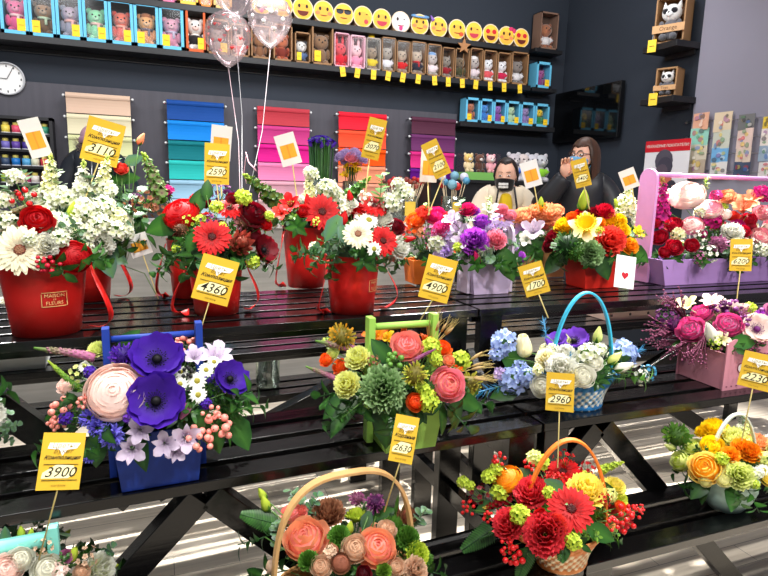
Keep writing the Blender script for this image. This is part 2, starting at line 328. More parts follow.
# --- leaves
def leaf(mb, R, T, L, W, c, fold=.25, droop=.4, prof='point', nv=5):    # along +Y of T, face +Z
    cols = []; vs = []; c1 = lin(c); cm = lin(mixs(c, 'lleaf', .5)); k = 1+R.uniform(-.25,.2)
    for b in range(nv+1):
        t = b/nv; y = L*t; z = -droop*L*t*t; w = W*interp(PROF[prof], t)
        for u in (-1, 0, 1): vs.append((u*w, y, z+abs(u)*w*fold)); cols.append(tuple(min(1, q*k) for q in (cm if u == 0 else c1)))
    mb.add(vs, [(b*3+a, b*3+a+1, b*3+a+4, b*3+a+3) for b in range(nv) for a in range(2)], cols, T)
def look(loc, d, up, sc=1.0):                                 # +Y along d, +Z near up
    y = V(d).normalized(); u = V(up); z = u-y*u.dot(y)
    z = z.normalized() if z.length > 1e-4 else y.orthogonal().normalized()
    x = y.cross(z); m = M((x, y, z)).transposed().to_4x4() @ M.Scale(sc, 4); m.translation = V(loc); return m
def l_ruscus(mb, R, c, c2):                                   # a stem of broad pointed leaves, along +Z, 2 units
    mb.tube([(0,0,-1), (0,.05,.1), (.1,.1,1)], .03, 4, 'leaf')
    for i in range(7):
        a = i*2.6; z = -.7+.26*i; d = V((math.cos(a), math.sin(a), .7)); leaf(mb, R, look((0,0,z), d, V((0,0,1))-d*.2), .85, .26, c)
def l_broad(mb, R, c, c2):
    leaf(mb, R, look((0,0,-1), (0,.15,1), (0,-1,.2)), 2.0, .62, c, .18, .15, nv=8)
def l_euc(mb, R, c, c2):                                      # round paired leaves
    mb.tube([(0,0,-1), (.05,0,0), (.15,.05,1)], .03, 4, mixs(c,'brown',.3))
    for i in range(10):
        a = i*PI/2.0*1.1+(i % 2)*PI; z = -.8+.19*i; d = V((math.cos(a), math.sin(a), .5)); leaf(mb, R, look((.01*i,0,z), d, (0,0,1)), .62*(1-.03*i), .36*(1-.03*i), c, .08, .1, 'round')
def l_fern(mb, R, c, c2):
    pts = [V((0, .35*(i/8)**2, -1+2*i/8)) for i in range(9)]; mb.tube(pts, .025, 3, c)
    for i in range(2, 16):
        k = i/16*8; p = pts[int(k)].lerp(pts[min(8, int(k)+1)], k % 1); l = .62*(1-(i/16)**2*.75)
        for s in (-1, 1): leaf(mb, R, look(p, (s, .1, .55), (0,-1,.3)), l, .11, c, .1, .2, nv=3)
def l_fuzz(mb, R, c, c2):                                     # bushy small leaved sprig
    for i in range(46):
        a = R.uniform(0, 6.3); z = R.uniform(-.9,.9); r = .25*R.random(); d = V((math.cos(a), math.sin(a), R.uniform(.2, 1))); leaf(mb, R, look((r*math.cos(a), r*math.sin(a), z), d, (0,0,1)), .32, .1, mixs(c, c2, R.random()), .1, .2, nv=3)
    mb.tube([(0,0,-1.1), (0,0,.9)], .03, 4, 'stem')
def l_blade(mb, R, c, c2):
    for i in range(7):
        a = R.uniform(0, 6.3); s = R.uniform(.1,.45); leaf(mb, R, look((0,0,-1), (s*math.cos(a), s*math.sin(a), 1), (math.cos(a), math.sin(a), 0)), 2.1*R.uniform(.7,1), .05, c, .3, .12, nv=6)
KINDS = dict(rose=(f_rose, 'rose'), ran=(f_ranunculus, 'ranunculus'), carn=(f_carnation, 'carnation'), kale=(f_kale, 'ornamental_kale'), gerb=(f_gerbera, 'gerbera'), anem=(f_anemone, 'anemone'),
 daisy=(f_daisy, 'daisy'), lily=(f_lily, 'alstroemeria'), narc=(f_narcissus, 'narcissus'), tulip=(f_tulip, 'tulip'), stock=(f_stock, 'stock_flower'), spike=(f_spike, 'stock_spike'), vero=(f_veronica, 'veronica_spike'),
 berry=(f_berry, 'berry_sprig'), trick=(f_trick, 'bristle_flower'), wax=(f_wax, 'waxflower_spray'), prot=(f_protea, 'protea'), bud=(f_bud, 'flower_bud'), agap=(f_agapanthus, 'agapanthus'), feath=(f_feather, 'dyed_plume'),
 twig=(f_twig, 'twig_spray'), wheat=(f_wheat, 'wheat_ear'), rus=(l_ruscus, 'ruscus_sprig'), broad=(l_broad, 'broad_leaf'), euc=(l_euc, 'eucalyptus_sprig'), fern=(l_fern, 'fern_frond'), fuzz=(l_fuzz, 'leafy_sprig'), blade=(l_blade, 'grass_blades'))
SECOND = dict(white='ivory', blush='blush', pink='salmon', salmon='pink', peach='coral', red='wine', crimson='wine', wine='black', coral='red', orange='coral', amber='orange', yellow='amber', lemon='yellow', lime='green', limecream='lime',
 magenta='plum', fuchsia='magenta', purple='violet', violet='purple', orchid='purple', lilac='violet', lav='lilac', mauve='plum', blue='peri', peri='violet', teal='blue', brown='rust', beige='tan', tan='brown', olive='lime', green='lleaf', mint='green', ivory='lemon', cream='limecream',
 leaf='dgreen', dgreen='leaf', lleaf='lime', euc='eucd', eucd='euc', hotpink='magenta', twig='mauve', straw='tan', cherry='coral', plum='black', silver='euc', rust='brown')
WORDS = dict(ran='ranunculus', dgreen='dark green', leaf='green', lleaf='bright green', euc='grey green', eucd='dusty green', lav='pale lilac', peri='blue violet', limecream='pale lime', wine='burgundy', plum='dark purple', hotpink='hot pink', twig='purple brown', orchid='purple orchid toned')
FL = {}
def flower_mesh(kind, c, c2=None):
    k = (kind, c, c2)
    if k not in FL: FL[k] = []
    if len(FL[k]) < 2:
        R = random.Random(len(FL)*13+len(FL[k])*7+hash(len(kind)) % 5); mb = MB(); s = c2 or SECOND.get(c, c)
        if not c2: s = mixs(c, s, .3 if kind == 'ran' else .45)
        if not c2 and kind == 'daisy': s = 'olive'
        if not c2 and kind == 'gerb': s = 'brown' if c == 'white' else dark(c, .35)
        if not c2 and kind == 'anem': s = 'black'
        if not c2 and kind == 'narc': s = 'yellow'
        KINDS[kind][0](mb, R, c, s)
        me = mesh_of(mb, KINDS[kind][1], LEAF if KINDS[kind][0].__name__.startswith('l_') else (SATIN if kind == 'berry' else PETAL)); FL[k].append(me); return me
    return FL[k][rnd.randrange(2)]
# ------------------------------------------------------------------ containers (local frame: base centre at the origin, front towards -Y); each returns the height of its rim
def open_box(mb, w, d, h, fw, fd, t, col):
    def rc(w_, d_, z): return [(-w_/2,-d_/2,z),(w_/2,-d_/2,z),(w_/2,d_/2,z),(-w_/2,d_/2,z)]
    vs = rc(w, d, 0)+rc(w*fw, d*fd, h)+rc(w*fw-2*t, d*fd-2*t, h)+rc(w-2*t, d-2*t, t); fs = [(3,2,1,0), (12,13,14,15)]
    for a in (0, 4, 8): fs += [(a+i, a+(i+1) % 4, a+4+(i+1) % 4, a+4+i) for i in range(4)]
    mb.add(vs, fs, col)
def rounded(w, h, n=8):                                       # upright board outline: flat foot, rounded head
    return [(-w/2, 0), (w/2, 0)]+[(w/2*math.cos(PI*k/n), h-w/2+w/2*math.sin(PI*k/n)) for k in range(n+1)]
def trough(root, w, d, h, fw, fd, col, up=None, uw=.02, ut=.014, rod=.008, uy=0.0, round_top=False, rcol=None):
    mb = MB(); open_box(mb, w, d, h, fw, fd, .006, col); mb.build('wooden_box', WOODP, root, smooth=False, bevel=.001)
    if up:
        for s in (-1, 1):
            x = s*(w*(1+(fw-1)*.5)/2+ut/2+.002); p = MB(); T = M.Translation((x, uy, .004)) @ M.Rotation(PI/2, 4, 'Z')
            if round_top: p.prism(rounded(uw, up), ut, rcol or col, T)
            else: p.box((x, uy, up/2+.004), (ut, uw, up), rcol or col)
            p.build('upright', WOODP, root, smooth=False, bevel=.001)
        x = w*(1+(fw-1)*.5)/2; r = MB(); r.tube([(-x, uy, up-.022), (x, uy, up-.022)], rod, 10, rcol or col); r.build('handle_rod', WOODP, root)
    return h
def bucket(root, rb, rt, h, col=(190,24,20), strap=1, logo=False, flip=1):
    t = .003; mb = MB(); mb.lathe([(.001,0),(rb,0),(rb+(rt-rb)*.5,h*.5),(rt,h),(rt+.002,h+.001),(rt-t,h),(rb-t,.01),(.001,.008)], 36, col); mb.build('bucket', SATIN, root)
    if strap:
        for s in (-1, 1):
            p = []                                            # a flat ribbon hanging in a loop from the side of the rim
            for i in range(17):
                q = i/16; a = q*2*PI; p.append((s*(rt+.004+.045*math.sin(PI*q)*(1 if s == flip else .7)+.006*math.sin(a)), -.25*rt-.03*math.sin(a)-.02*q, h*.93-(h*.9)*math.sin(PI*min(1, q*.62))**.8))
            r = MB(); r.strip(p, lambda q: (.5*math.sin(q*5), 1, .3*math.cos(q*4)), .022, .0012, (200,24,22)); r.build('ribbon_handle', SATIN, root)
    if logo:
        g = MB(); th = -PI/2+logo
        def put(x, z, wd, hg):                                # thin gold bars that follow the round wall
            n = max(1, int(wd/.008)); f = []
            for i in range(n+1):
                xx = x-wd/2+wd*i/n; r = rb+(rt-rb)*z/h+.0012; a = th+xx/r; f.append((r*math.cos(a), r*math.sin(a), z))
            g.strip(f, (0,0,1), hg, .0008, (214,170,110))
        W_, H_, z0 = .058, .036, h*.5
        put(0, z0+H_/2, W_, .0016); put(0, z0-H_/2, W_, .0016)
        for s in (-1, 1): put(s*W_/2, z0, .0016, H_)
        for line, zz, sz in (('MAISON', z0+.0095, .0125), ('DE', z0, .006), ('FLEURS', z0-.0095, .0125)):
            vs, fs = glyphs(line); r0 = rb+(rt-rb)*zz/h+.0014
            g.add([(r0*math.cos(th+x*sz/r0), r0*math.sin(th+x*sz/r0), zz+y*sz) for x, y in vs], fs, (224,180,120))
        g.build('gold_lettering', SATIN, root, smooth=False, label='gold framed lettering')
    return h
def basket(root, rx, ry, h, flare, wing, c1, c2, wing_col, rows=9, n=40):
    mb = MB(); prof = [i/rows for i in range(rows+1)]; vs = []; cs = []
    for j in range(rows*2+1):
        q = j/(rows*2); out = 1+flare*q**1.6
        for k in range(n*2):
            a = PI*k/n; f = abs(math.cos(a))**3; b = 1 if (j//2+k//2) % 2 else -1
            s = out+wing*f*q**3+.022*b; vs.append((rx*s*math.cos(a), ry*s*math.sin(a), h*q*(1+.12*f*q))); top = q > .66
            cs.append(lin(wing_col if top else (c1 if b > 0 else c2)))
    m = n*2; fs = [(j*m+k, j*m+(k+1) % m, (j+1)*m+(k+1) % m, (j+1)*m+k) for j in range(rows*2) for k in range(m)]; fs.append(tuple(range(m))[::-1])
    mb.add(vs, fs, cs); o = mb.build('woven_body', WICK, root, smooth=False); s = o.modifiers.new('wall', 'SOLIDIFY'); s.thickness = .004; s.offset = -1
    e = MB(); e.tube([(rx*(1+flare+wing*abs(math.cos(a))**3)*math.cos(a), ry*(1+flare+wing*abs(math.cos(a))**3)*math.sin(a), h*(1+.12*abs(math.cos(a))**3)) for a in [2*PI*k/48 for k in range(49)]], .004, 6, wing_col); e.build('rim', WICK, root)
    b = MB(); b.lathe([(rx*1.02,0),(rx*1.05,.006),(rx*1.02,.012)], 40, wing_col, sy=ry/rx); b.build('foot_band', WICK, root)
    return h
def hoop(root, a, z0, top, col, w=.018, t=.005, yaw=0.0, n=2.0, m=28, mt=None, tilt=0.0):
    p = []
    for i in range(m+1):
        th = PI*i/m; c_, s_ = math.cos(th), math.sin(th); x = -a*math.copysign(abs(c_)**(2/n), c_); z = z0+(top-z0)*abs(s_)**(2/n)
        p.append((x*math.cos(yaw), x*math.sin(yaw)+tilt*(z-z0), z))
    mb = MB(); mb.strip(p, (-math.sin(yaw), math.cos(yaw), 0), w, t, col); mb.build('hoop_handle', mt or WICK, root, smooth=False, bevel=.001)
def heart_box(root, w=.24, d=.18, h=.125, col=(190,126,140)):
    mb = MB(); open_box(mb, w, d, h, 1.0, 1.0, .006, col); mb.build('wooden_box', WOODP, root, smooth=False, bevel=.001)
    n = 40; po = [(-w/2-.006, -.001), (w/2+.006, -.001)]+[((w/2+.006)*(1-2*i/n), h+.034+.016*abs(math.sin(3*PI*i/n))*(1 if abs(i/n-.5) > .06 else .3)) for i in range(n+1)]
    for s in (-1, 1): p = MB(); p.prism(po, .005, col, M.Translation((0, s*(d/2+.003), 0))); p.build('scalloped_panel', WOODP, root, smooth=False)
    ht = []
    for i in range(28): a = 2*PI*i/28; ht.append((.0017*16*math.sin(a)**3, .0017*(13*math.cos(a)-5*math.cos(2*a)-2*math.cos(3*a)-math.cos(4*a))+h*.55))
    p = MB(); p.prism(ht, .002, (214,206,208), M.Translation((-w*.17, -d/2-.0062, 0))); p.build('heart_inlay', PAPER, root, smooth=False, label='pale heart shape')
    q = MB(); q.strip([(x-w*.17, -d/2-.0062, z) for x, z in ht], (0,1,0), .003, .003, (120,60,76), closed=True)
    for i in range(10): q.box((-w/2+.012+i*.0229, -d/2-.006, .012), (.006, .001, .003), (90,40,56))
    q.build('cut_edges', WOODP, root, smooth=False, label='dark burnt cut edges'); return h
# ------------------------------------------------------------------ arrangements
RB, RA = 0.0, math.radians(2.5); FB = 'flower_bucket'
def arrange(name, label, cat, group, base, rz, container, dome, spec, greens, seed=1, lift=0.0, back=.35):
    global rnd
    rnd = R = random.Random(seed)
    root = thing(name, label, cat, base, rz, group); h = container(root) if container else 0
    Wr = M.Translation(V(base)) @ M.Rotation(rz, 4, 'Z'); Wi = Wr.inverted()
    a, b, c = dome; top = V((0, 0, h+lift)); Cw = Wr @ top
    if container and lift < .1:
        k = MB(); q_ = .46 if name != FB else .62; k.ball(top+V((0,0,-.012)), (a*q_, b*q_, c*.5), (24,48,22), 18, 12); k.build('floral_foam', MATTE, root, label='dark green foam between the stems')
    eyeL = Wi @ EYE; stems = MB(); used = []
    def put(kind, col, pos, axis, r, c2=None, roll=None, q=None):   # pos, axis in the root's frame
        me = flower_mesh(kind, col, c2); nm = KINDS[kind][1]
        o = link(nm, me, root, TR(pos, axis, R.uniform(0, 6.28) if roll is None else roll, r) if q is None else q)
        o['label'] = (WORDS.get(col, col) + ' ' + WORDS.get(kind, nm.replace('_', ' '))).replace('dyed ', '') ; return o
    for e in spec.replace('\n', ';').split(';'):
        p = e.split()
        if not p: continue
        kind, col, x, y, d = p[0], p[1], float(p[2]), float(p[3]), float(p[4]); ang = float(p[5]) if len(p) > 5 and p[5] != '-' else None; c2 = p[6] if len(p) > 6 else None
        dr = (Wi.to_3x3() @ ray(x, y)); o = eyeL-top; S = V((1/a, 1/b, 1/c)); u = V((dr[i]*S[i] for i in range(3))); w = V((o[i]*S[i] for i in range(3)))
        A, B, Q = u.dot(u), u.dot(w), w.dot(w)-1; D = B*B-A*Q; s = (-B-math.sqrt(D))/A if D > 0 else -B/A
        pos = eyeL+dr*s; n = V(((pos-top)[i]*S[i]*S[i] for i in range(3))).normalized(); toc = (eyeL-pos).normalized(); dp = depth(Wr @ pos); r = d/2*dp/F*1.06
        if ang is None: axis = (n*.5+toc*.5+V((0,0,.12))).normalized(); q = None
        else: axis = (Wi.to_3x3() @ (RIGHT*math.cos(math.radians(ang))+UP*math.sin(math.radians(ang)))+toc*.3).normalized(); q = None
        if kind in ('broad', 'rus', 'fern'): q = look(pos, axis, toc, 1) @ M.Rotation(-PI/2, 4, 'X') @ M.Scale(r, 4)
        put(kind, col, pos, axis, r, c2, q=q); used.append((kind, col, r, pos))
        stems.tube([top*.8, top.lerp(pos, .6)+V((0,0,.005)), pos-axis*r*.5], .0016, 4, 'stem')
    if back:                                                       # the far side of the dome carries flowers too
        heads = [t for t in used if t[0] not in ('vero', 'broad', 'feath', 'wheat', 'twig', 'rus', 'fern')]
        toc = (eyeL-top).normalized(); toc.z = 0; toc.normalize()
        for d in list(fib(max(6, int(len(heads)*.9)), .05)):
            if d.dot(toc) < -.15 and R.random() < back*2:
                kd = R.choice(heads); pos = top+V((d.x*a, d.y*b, d.z*c)); put(kd[0], kd[1], pos, d, kd[2]*.95)
                stems.tube([top*.8, pos], .0016, 4, 'stem')
    for g in greens.split(';'):
        p = g.split()
        if not p: continue
        kind, col, cnt, L, lo, hi = p[0], p[1], int(p[2]), float(p[3]), float(p[4]), float(p[5])   # lo..hi: elevation of the sprig's direction, degrees
        off = R.uniform(0, 6.28)
        for i in range(cnt):
            az = off+2*PI*(i+R.uniform(-.35,.35))/cnt; el = math.radians(R.uniform(lo, hi)); d = V((math.cos(az)*math.cos(el), math.sin(az)*math.cos(el), math.sin(el)))
            f = 1/math.sqrt(sum((d[j]/(a, b, c)[j])**2 for j in range(3))) if el > 0 else min(a, b)+(max(a, b)-min(a, b))*abs(math.cos(az))
            if el < 0: d.z = max(d.z, (.035-top.z)/L); d.normalize()
            pos = top+d*(f*R.uniform(.55,.76)) if el > 0 else top+V((math.cos(az)*a*.82, math.sin(az)*b*.82, .01))+d*(L*.35)
            put(kind, col, pos, d, L/2, q=look(pos, d, (0,0,1) if el < .9 else V((-d.x,-d.y,.3))) @ M.Rotation(-PI/2, 4, 'X') @ M.Rotation(R.uniform(-.6,.6), 4, 'Z') @ M.Scale(L/2*R.uniform(.8, 1.2), 4))
    stems.build('stems', LEAF, root); return root
def price_tag(label, x, y, w, h, roll, dep, foot, word, price, back=False, yaw=0.0, pitch=0.0, curve=None, num=None):
    """card centre at pixel x y, w x h pixels at depth DEP, rolled in the picture; FOOT: pixel and depth where its stick enters the flowers"""
    P = atd(x, y, dep); k = dep/F; w, h = w*k, h*k; a = math.radians(roll); toc = (EYE-P).normalized()
    up = (UP*math.cos(a)-RIGHT*math.sin(a)); up = (up-toc*up.dot(toc)).normalized(); right = up.cross(toc)
    Mx = M((right, -toc, up)).transposed().to_4x4() @ M.Rotation(yaw, 4, 'Z') @ M.Rotation(pitch, 4, 'X'); Mx.translation = P
    t = thing('price_tag', label, 'price tag', (0,0,0), 0, 'price tags on sticks among the flowers'); foot_w = atd(*foot); t.location = foot_w; Wi = M.Translation(foot_w).inverted()
    c = MB(); c.box((0,0,0), (w, .0008, h), (204,164,40) if not back else (222,218,214))
    if back: c.prism([(-w*.36,-h*.28),(w*.36,-h*.28),(w*.36,h*.16),(-w*.36,h*.16)], .0012, (232,160,44), M.Translation((0,-.0008,0))); c.prism([(-w*.04,-h*.28),(w*.04,-h*.28),(w*.04,h*.16),(-w*.04,h*.16)], .0012, (220,140,40), M.Translation((0,-.0012,0)))
    c.build('card', PAPER, t, Wi @ Mx, smooth=False)
    if not back:
        s = MB(); s.prism([(-w*.36,h*.22),(-w*.32,h*.32),(w*.4,h*.32),(w*.32,h*.22),(w*.1,h*.2),(0,h*.09),(-w*.08,h*.2)], .0008, (236,234,226), M.Translation((0,-.0008,0)))
        s.prism([(-w*.42,-h*.3),(-w*.4,-h*.2),(-w*.1,-h*.06),(w*.3,-h*.08),(w*.36,-h*.2),(w*.2,-h*.3)], .0008, (236,226,170), M.Translation((0,-.0008,0)))
        T = lambda z: M.Translation((0,-.0014,z)); ink = (26,22,18)
        s.text('Цветы', h*.12, (150,130,60), T(h*.265), .2); s.text('Букет', h*.11, (120,90,20), T(h*.17), .4)
        wd = max(x for x, _ in glyphs(word, .45, .012)[0])*2; s.text(word, min(h*.19, w*.9/wd), ink, T(h*.06), .45, .012)
        s.prism([(-w*.4,-h*.062),(w*.4,-h*.062),(w*.4,-h*.053),(-w*.4,-h*.053)], .0006, ink, T(0)); s.prism([(-w*.4,-h*.335),(w*.42,-h*.335),(w*.42,-h*.326),(-w*.4,-h*.326)], .0006, ink, T(0))
        s.text(price, min(h*.3, w*.36), ink, T(-h*.2), .3, .004)
        s.text('магазин', h*.06, (150,120,30), T(-h*.42)); s.build('lettering', PAPER, t, Wi @ Mx, smooth=False, label='black handwritten words and price')
    p = MB(); top = Mx @ V((0, .002, -h*.1 if back else h*.05)); q = Mx @ V((0, .003, -h/2))
    e = foot_w-(q-foot_w).normalized()*.03; p.tube([top-foot_w, q-foot_w, e-foot_w], .0015*max(1, dep/1.4), 6, 'straw'); p.build('stick', MATTE, t)
    return t
# ------------------------------------------------------------------ display racks
RACK = mat('black_paint', .21, .5, coat=.15, color=(9,8,9), noise=(5, (1.2, 14, 14), .55, .25))
Z1, Z2, Z3 = 1.05, .80, .50
J = V((*atz(479, 309.3, Z1).xy, 0))
TIERS = ((Z1, 0, .526, 6), (Z2, -.385, -.043, 4), (Z3, -.6, -.35, 3), (Z2, .57, .912, 4), (Z3, .88, 1.13, 3))
def rack(label, org, rz, x0, x1, apex, extra=(), cut=0.0):
    t = thing('display_rack', label, 'display rack', org, rz, 'black tiered flower racks')
    for z, a, b, n in TIERS:
        d = MB(); xe = x1-cut*max(0, -a)+.001; g = .026; w = (b-a-g*(n-1))/n
        for i in range(n): d.box(((x0+xe)/2, a+w/2+i*(w+g), z-.013), (xe-x0, w, .026))
        d.build('slat_deck', RACK, t, smooth=False, bevel=.002)
        
        for yy in (a+.075, b-.075):
            m = MB(); ah = .034; m.box(((x0+xe)/2, yy, z-.0265-ah/2), (xe-x0-.01, .022, ah)); m.build('apron', RACK, t, smooth=False, bevel=.002)
    for x in (x0+.05, x1-.05-cut*.6):
        for y, z in ((.022, Z1), (.504, Z1), (-.362, Z2), (-.575, Z3), (.888, Z2), (1.104, Z3)):
            m = MB(); m.box((x, y, (z-.024)/2), (.085, .036, z-.024)); m.build('post', RACK, t, smooth=False, bevel=.002)
        for z, ya, yb in ((Z2-.09, -.34, .87), (Z3-.09, -.555, 1.085)):
            m = MB(); m.box((x, (ya+yb)/2, z), (.03, yb-ya, .06)); m.build('bearer', RACK, t, smooth=False, bevel=.002)
        for ya, za, yb, zb in ((-.56, .44, -.02, .96), (1.09, .44, .55, .96)):
            m = MB(); m.beam((x+.03, ya, za-.05), (x+.03, yb, zb-.05), .026, .06, side=(1,0,0)); m.build('brace', RACK, t, smooth=False, bevel=.002)
    for s in (-1, 1):
        L = min(.7, abs((x0+.06 if s < 0 else x1-.1)-apex))
        m = MB(); m.beam((apex+s*.012, -.335, Z2-.055), (apex+s*L, -.335, Z2-.055-L*.99), .05, .062, side=(0,1,0)); m.build('brace', RACK, t, smooth=False, bevel=.002)
    for a, b in extra:
        m = MB(); m.beam(a, b, .05, .075, side=(0,1,0)); m.build('brace', RACK, t, smooth=False, bevel=.002)
    return t
RAm = (M.Translation(J) @ M.Rotation(RA, 4, 'Z')).inverted()
def oxy(p): return RAm @ p
def ext(a, b, k): return (a, a+(b-a)*k)
rack('black slatted tiered rack carrying the red buckets with the blue and lime boxes below', J, RA, -2.5, -.004, oxy(atz(205, 492, Z2-.04)).x,
     (ext(oxy(aty(-22, 389, 1.8)), oxy(aty(60, 447, 1.8)), 2.0), ext(oxy(aty(352, 380, 1.8)), oxy(aty(258, 432, 1.8)), 2.0)), .046)
RBm = (M.Translation(J) @ M.Rotation(RB, 4, 'Z')).inverted()
rack('black slatted tiered rack carrying the long lilac box with the blue basket below', J, RB, .004, 2.5, (RBm @ atz(604, 424, Z2-.04)).x,
     (ext(RBm @ aty(588, 350, 2.0), RBm @ aty(720, 440, 2.0), 1.3), ext(RBm @ aty(690, 345, 2.2), RBm @ aty(600, 400, 2.2), 1.6)))
# ------------------------------------------------------------------ the arrangements, tier by tier
FB = 'flower_bucket'
def on(x, y, z): p = atz(x, y, z); return V((p.x, p.y, z+.001))
GB = 'red hat-box buckets on the top tier'
arrange(FB, 'red bucket with gold frame lettering and a big white gerbera', 'flower bucket', GB, on(48, 331, Z1), RA, lambda r: bucket(r, .08, .104, .198, logo=.34), (.118, .115, .12),
 'gerb ivory 20 250 48 - brown;ran red 75 257 33;rose red 37 220 32;berry red 23 199 24;berry crimson 50 265 20;carn white 46 245 24;stock white 6 222 26;stock white 4 200 24;stock white 60 238 22;euc euc 9 188 30 100;stock white 15 178 20;stock white 30 240 18;berry crimson 40 263 16',
 'rus leaf 12 0.09 -50 5;euc euc 8 0.1 0 50;fuzz dgreen 14 .08 0 60', 11)
arrange(FB, 'red bucket of white stocks standing behind the lettered bucket', 'flower bucket', GB, on(88, 299, Z1), RA, lambda r: bucket(r, .068, .085, .185), (.14, .12, .17),
 'stock white 48 200 30;stock white 72 228 30;stock white 57 222 26;stock white 46 212 24;stock white 83 190 24;stock white 106 190 24;stock white 104 206 26;stock white 98 224 27;stock white 116 230 26;carn white 102 243 26;stock white 126 233 18;stock white 84 210 28;stock white 88 232 24;'
 'stock white 64 198 26;stock white 86 246 18;bud lime 73 211 20 80;spike ivory 50 176 40 88 lime;spike ivory 104 175 38 80 lime;stock ivory 117 217 22;euc euc 94 194 40 100;euc euc 123 207 30 60;euc euc 30 186 34 110;broad eucd 107 262 30 -70;broad eucd 114 256 26 -30;euc euc 66 240 24 200;euc silver 58 180 30 95;stock white 34 196 20;spike white 82 184 44 85 ivory',
 'euc euc 12 0.11 0 55;fuzz leaf 16 .09 0 70;rus dgreen 7 0.082 -50 0', 12)
arrange(FB, 'tall red bucket behind the one with the 4360 price, wine roses above', 'flower bucket', GB, on(191, 296, Z1), RA, lambda r: bucket(r, .06, .075, .2), (.12, .1, .1),
 'spike lleaf 153 176 44 112 mauve;stock magenta 168 191 14;wax brown 148 204 28;wax brown 158 210 20;rose red 197 199 14;trick brown 172 210 14;wax plum 222 196 26;rose wine 205 202 14;berry lime 159 196 12',
 'rus leaf 9 0.098 -10 50;fuzz leaf 10 .09 10 70;broad leaf 6 0.12 20 60', 13)
arrange(FB, 'red bucket with scarlet gerberas, ranunculus and a burgundy anemone', 'flower bucket', GB, on(217, 312, Z1), RA, lambda r: bucket(r, .066, .082, .17, strap=1, flip=-1), (.145, .12, .13),
 'ran red 180 212 36;gerb red 212 237 36;gerb red 229 209 26;rose wine 254 213 30;prot rust 242 242 26;trick brown 245 222 22 - mauve;anem wine 264 250 28;stock lime 217 208 17;stock lime 201 220 13;stock lime 222 227 12;stock lime 243 198 20;stock lime 253 262 16;stock lime 269 216 12;'
 'trick brown 181 229 15;wax lime 189 222 18;broad leaf 163 226 36 200;broad leaf 192 242 22 250;broad dgreen 198 201 26 70;rose wine 233 198 14;wax plum 210 222 20;rose red 266 224 14;broad dgreen 207 190 20 85',
 'rus dgreen 13 0.098 -55 10;broad dgreen 9 0.074 -40 30;fuzz leaf 12 .09 0 60', 14)
arrange(FB, 'red bucket with red alstroemeria and a gerbera, set back on the deck', 'flower bucket', GB, on(306, 286, Z1), RA, lambda r: bucket(r, .07, .092, .235), (.15, .12, .12),
 'lily red 290 204 22;gerb red 322 212 36;bud red 308 202 14 100;stock white 327 189 26;stock white 342 202 22;carn white 300 200 12;spike leaf 263 190 44 140 olive;spike leaf 274 205 30 150 olive;spike lleaf 357 189 34 40 leaf;stock white 311 174 18;spike ivory 309 185 30 95 lime;lily coral 281 212 18;rose red 303 211 14;berry lime 316 222 10;stock white 336 193 16',
 'rus leaf 9 0.098 -20 35;fuzz lleaf 12 .1 0 60;euc eucd 4 0.082 -20 20', 15)
arrange(FB, 'red bucket with a small gold frame, white gerbera and white carnation', 'flower bucket', GB, on(352, 311, Z1), RA, lambda r: bucket(r, .069, .086, .182, logo=.75), (.14, .115, .125),
 'gerb ivory 358 234 30 - brown;gerb red 383 241 30;gerb red 374 206 28;carn red 362 211 20;carn white 400 246 24;daisy white 374 249 15;daisy white 369 220 19;carn white 383 219 24;bud red 344 219 15 80;bud red 387 229 14 50;bud red 350 197 12 100;rose wine 398 226 17;stock white 391 203 26;stock white 404 193 22;stock white 398 184 16;'
 'broad eucd 333 228 28 240;broad eucd 346 236 24 300;euc eucd 338 250 26 260;euc lleaf 380 192 34 85;carn white 351 203 14;bud red 409 239 12 10;daisy white 360 216 12;stock white 347 210 16;wax white 366 200 20;berry red 393 236 8',
 'rus dgreen 13 0.09 -60 0;euc eucd 6 0.082 -20 30;fuzz leaf 12 .09 0 60', 16)
FX = 'flower_box'
arrange(FX, 'orange scallop edged box of orange and coral roses', 'flower box', None, on(428, 282, Z1), RB, lambda r: trough(r, .17, .1, .1, 1.12, 1.1, (226,112,34)), (.125, .1, .1),
 'rose orange 415 219 19;wax orange 412 228 20;rose hotpink 436 215 22;rose coral 424 212 17;fuzz lleaf 427 216 26 95;wax coral 407 236 18;stock peach 420 232 16;fuzz olive 436 228 20 90;rose coral 446 218 16',
 'rus leaf 7 0.074 -40 10;fuzz leaf 10 .08 0 70', 17)
arrange(FX, 'pale lilac box wrapped in clear film with a round paddle handle', 'flower box', None, on(484, 292, Z1), RB, lambda r: trough(r, .15, .11, .125, 1.28, 1.15, (196,176,210), up=.26, uw=.085, ut=.012, round_top=True, rcol=(206,190,214)), (.165, .125, .13),
 'carn orchid 474 240 28;rose orchid 482 221 18;carn pink 496 239 21;bud hotpink 477 258 13 110;carn fuchsia 440 229 20;lily lilac 446 251 26;lily lav 457 228 22;carn hotpink 468 209 17;carn orchid 474 211 12;stock white 437 243 22;daisy lilac 502 220 24 - pink;rose pink 510 214 13;lily white 490 209 18;euc euc 461 213 26 100;euc euc 468 222 24 60;euc silver 486 250 20 200;'
 'lily lav 452 219 20;wax lilac 498 226 20;stock lilac 446 236 18;broad leaf 507 264 34 290;stock lime 458 247 12;trick lilac 490 230 12;euc euc 478 252 20 300;lily lav 462 241 20;wax mauve 432 233 18;fuzz lime 489 203 16 90;carn pink 502 209 14',
 'rus leaf 12 0.082 -60 0;euc euc 10 0.09 0 40;fuzz leaf 12 .08 0 60', 18)
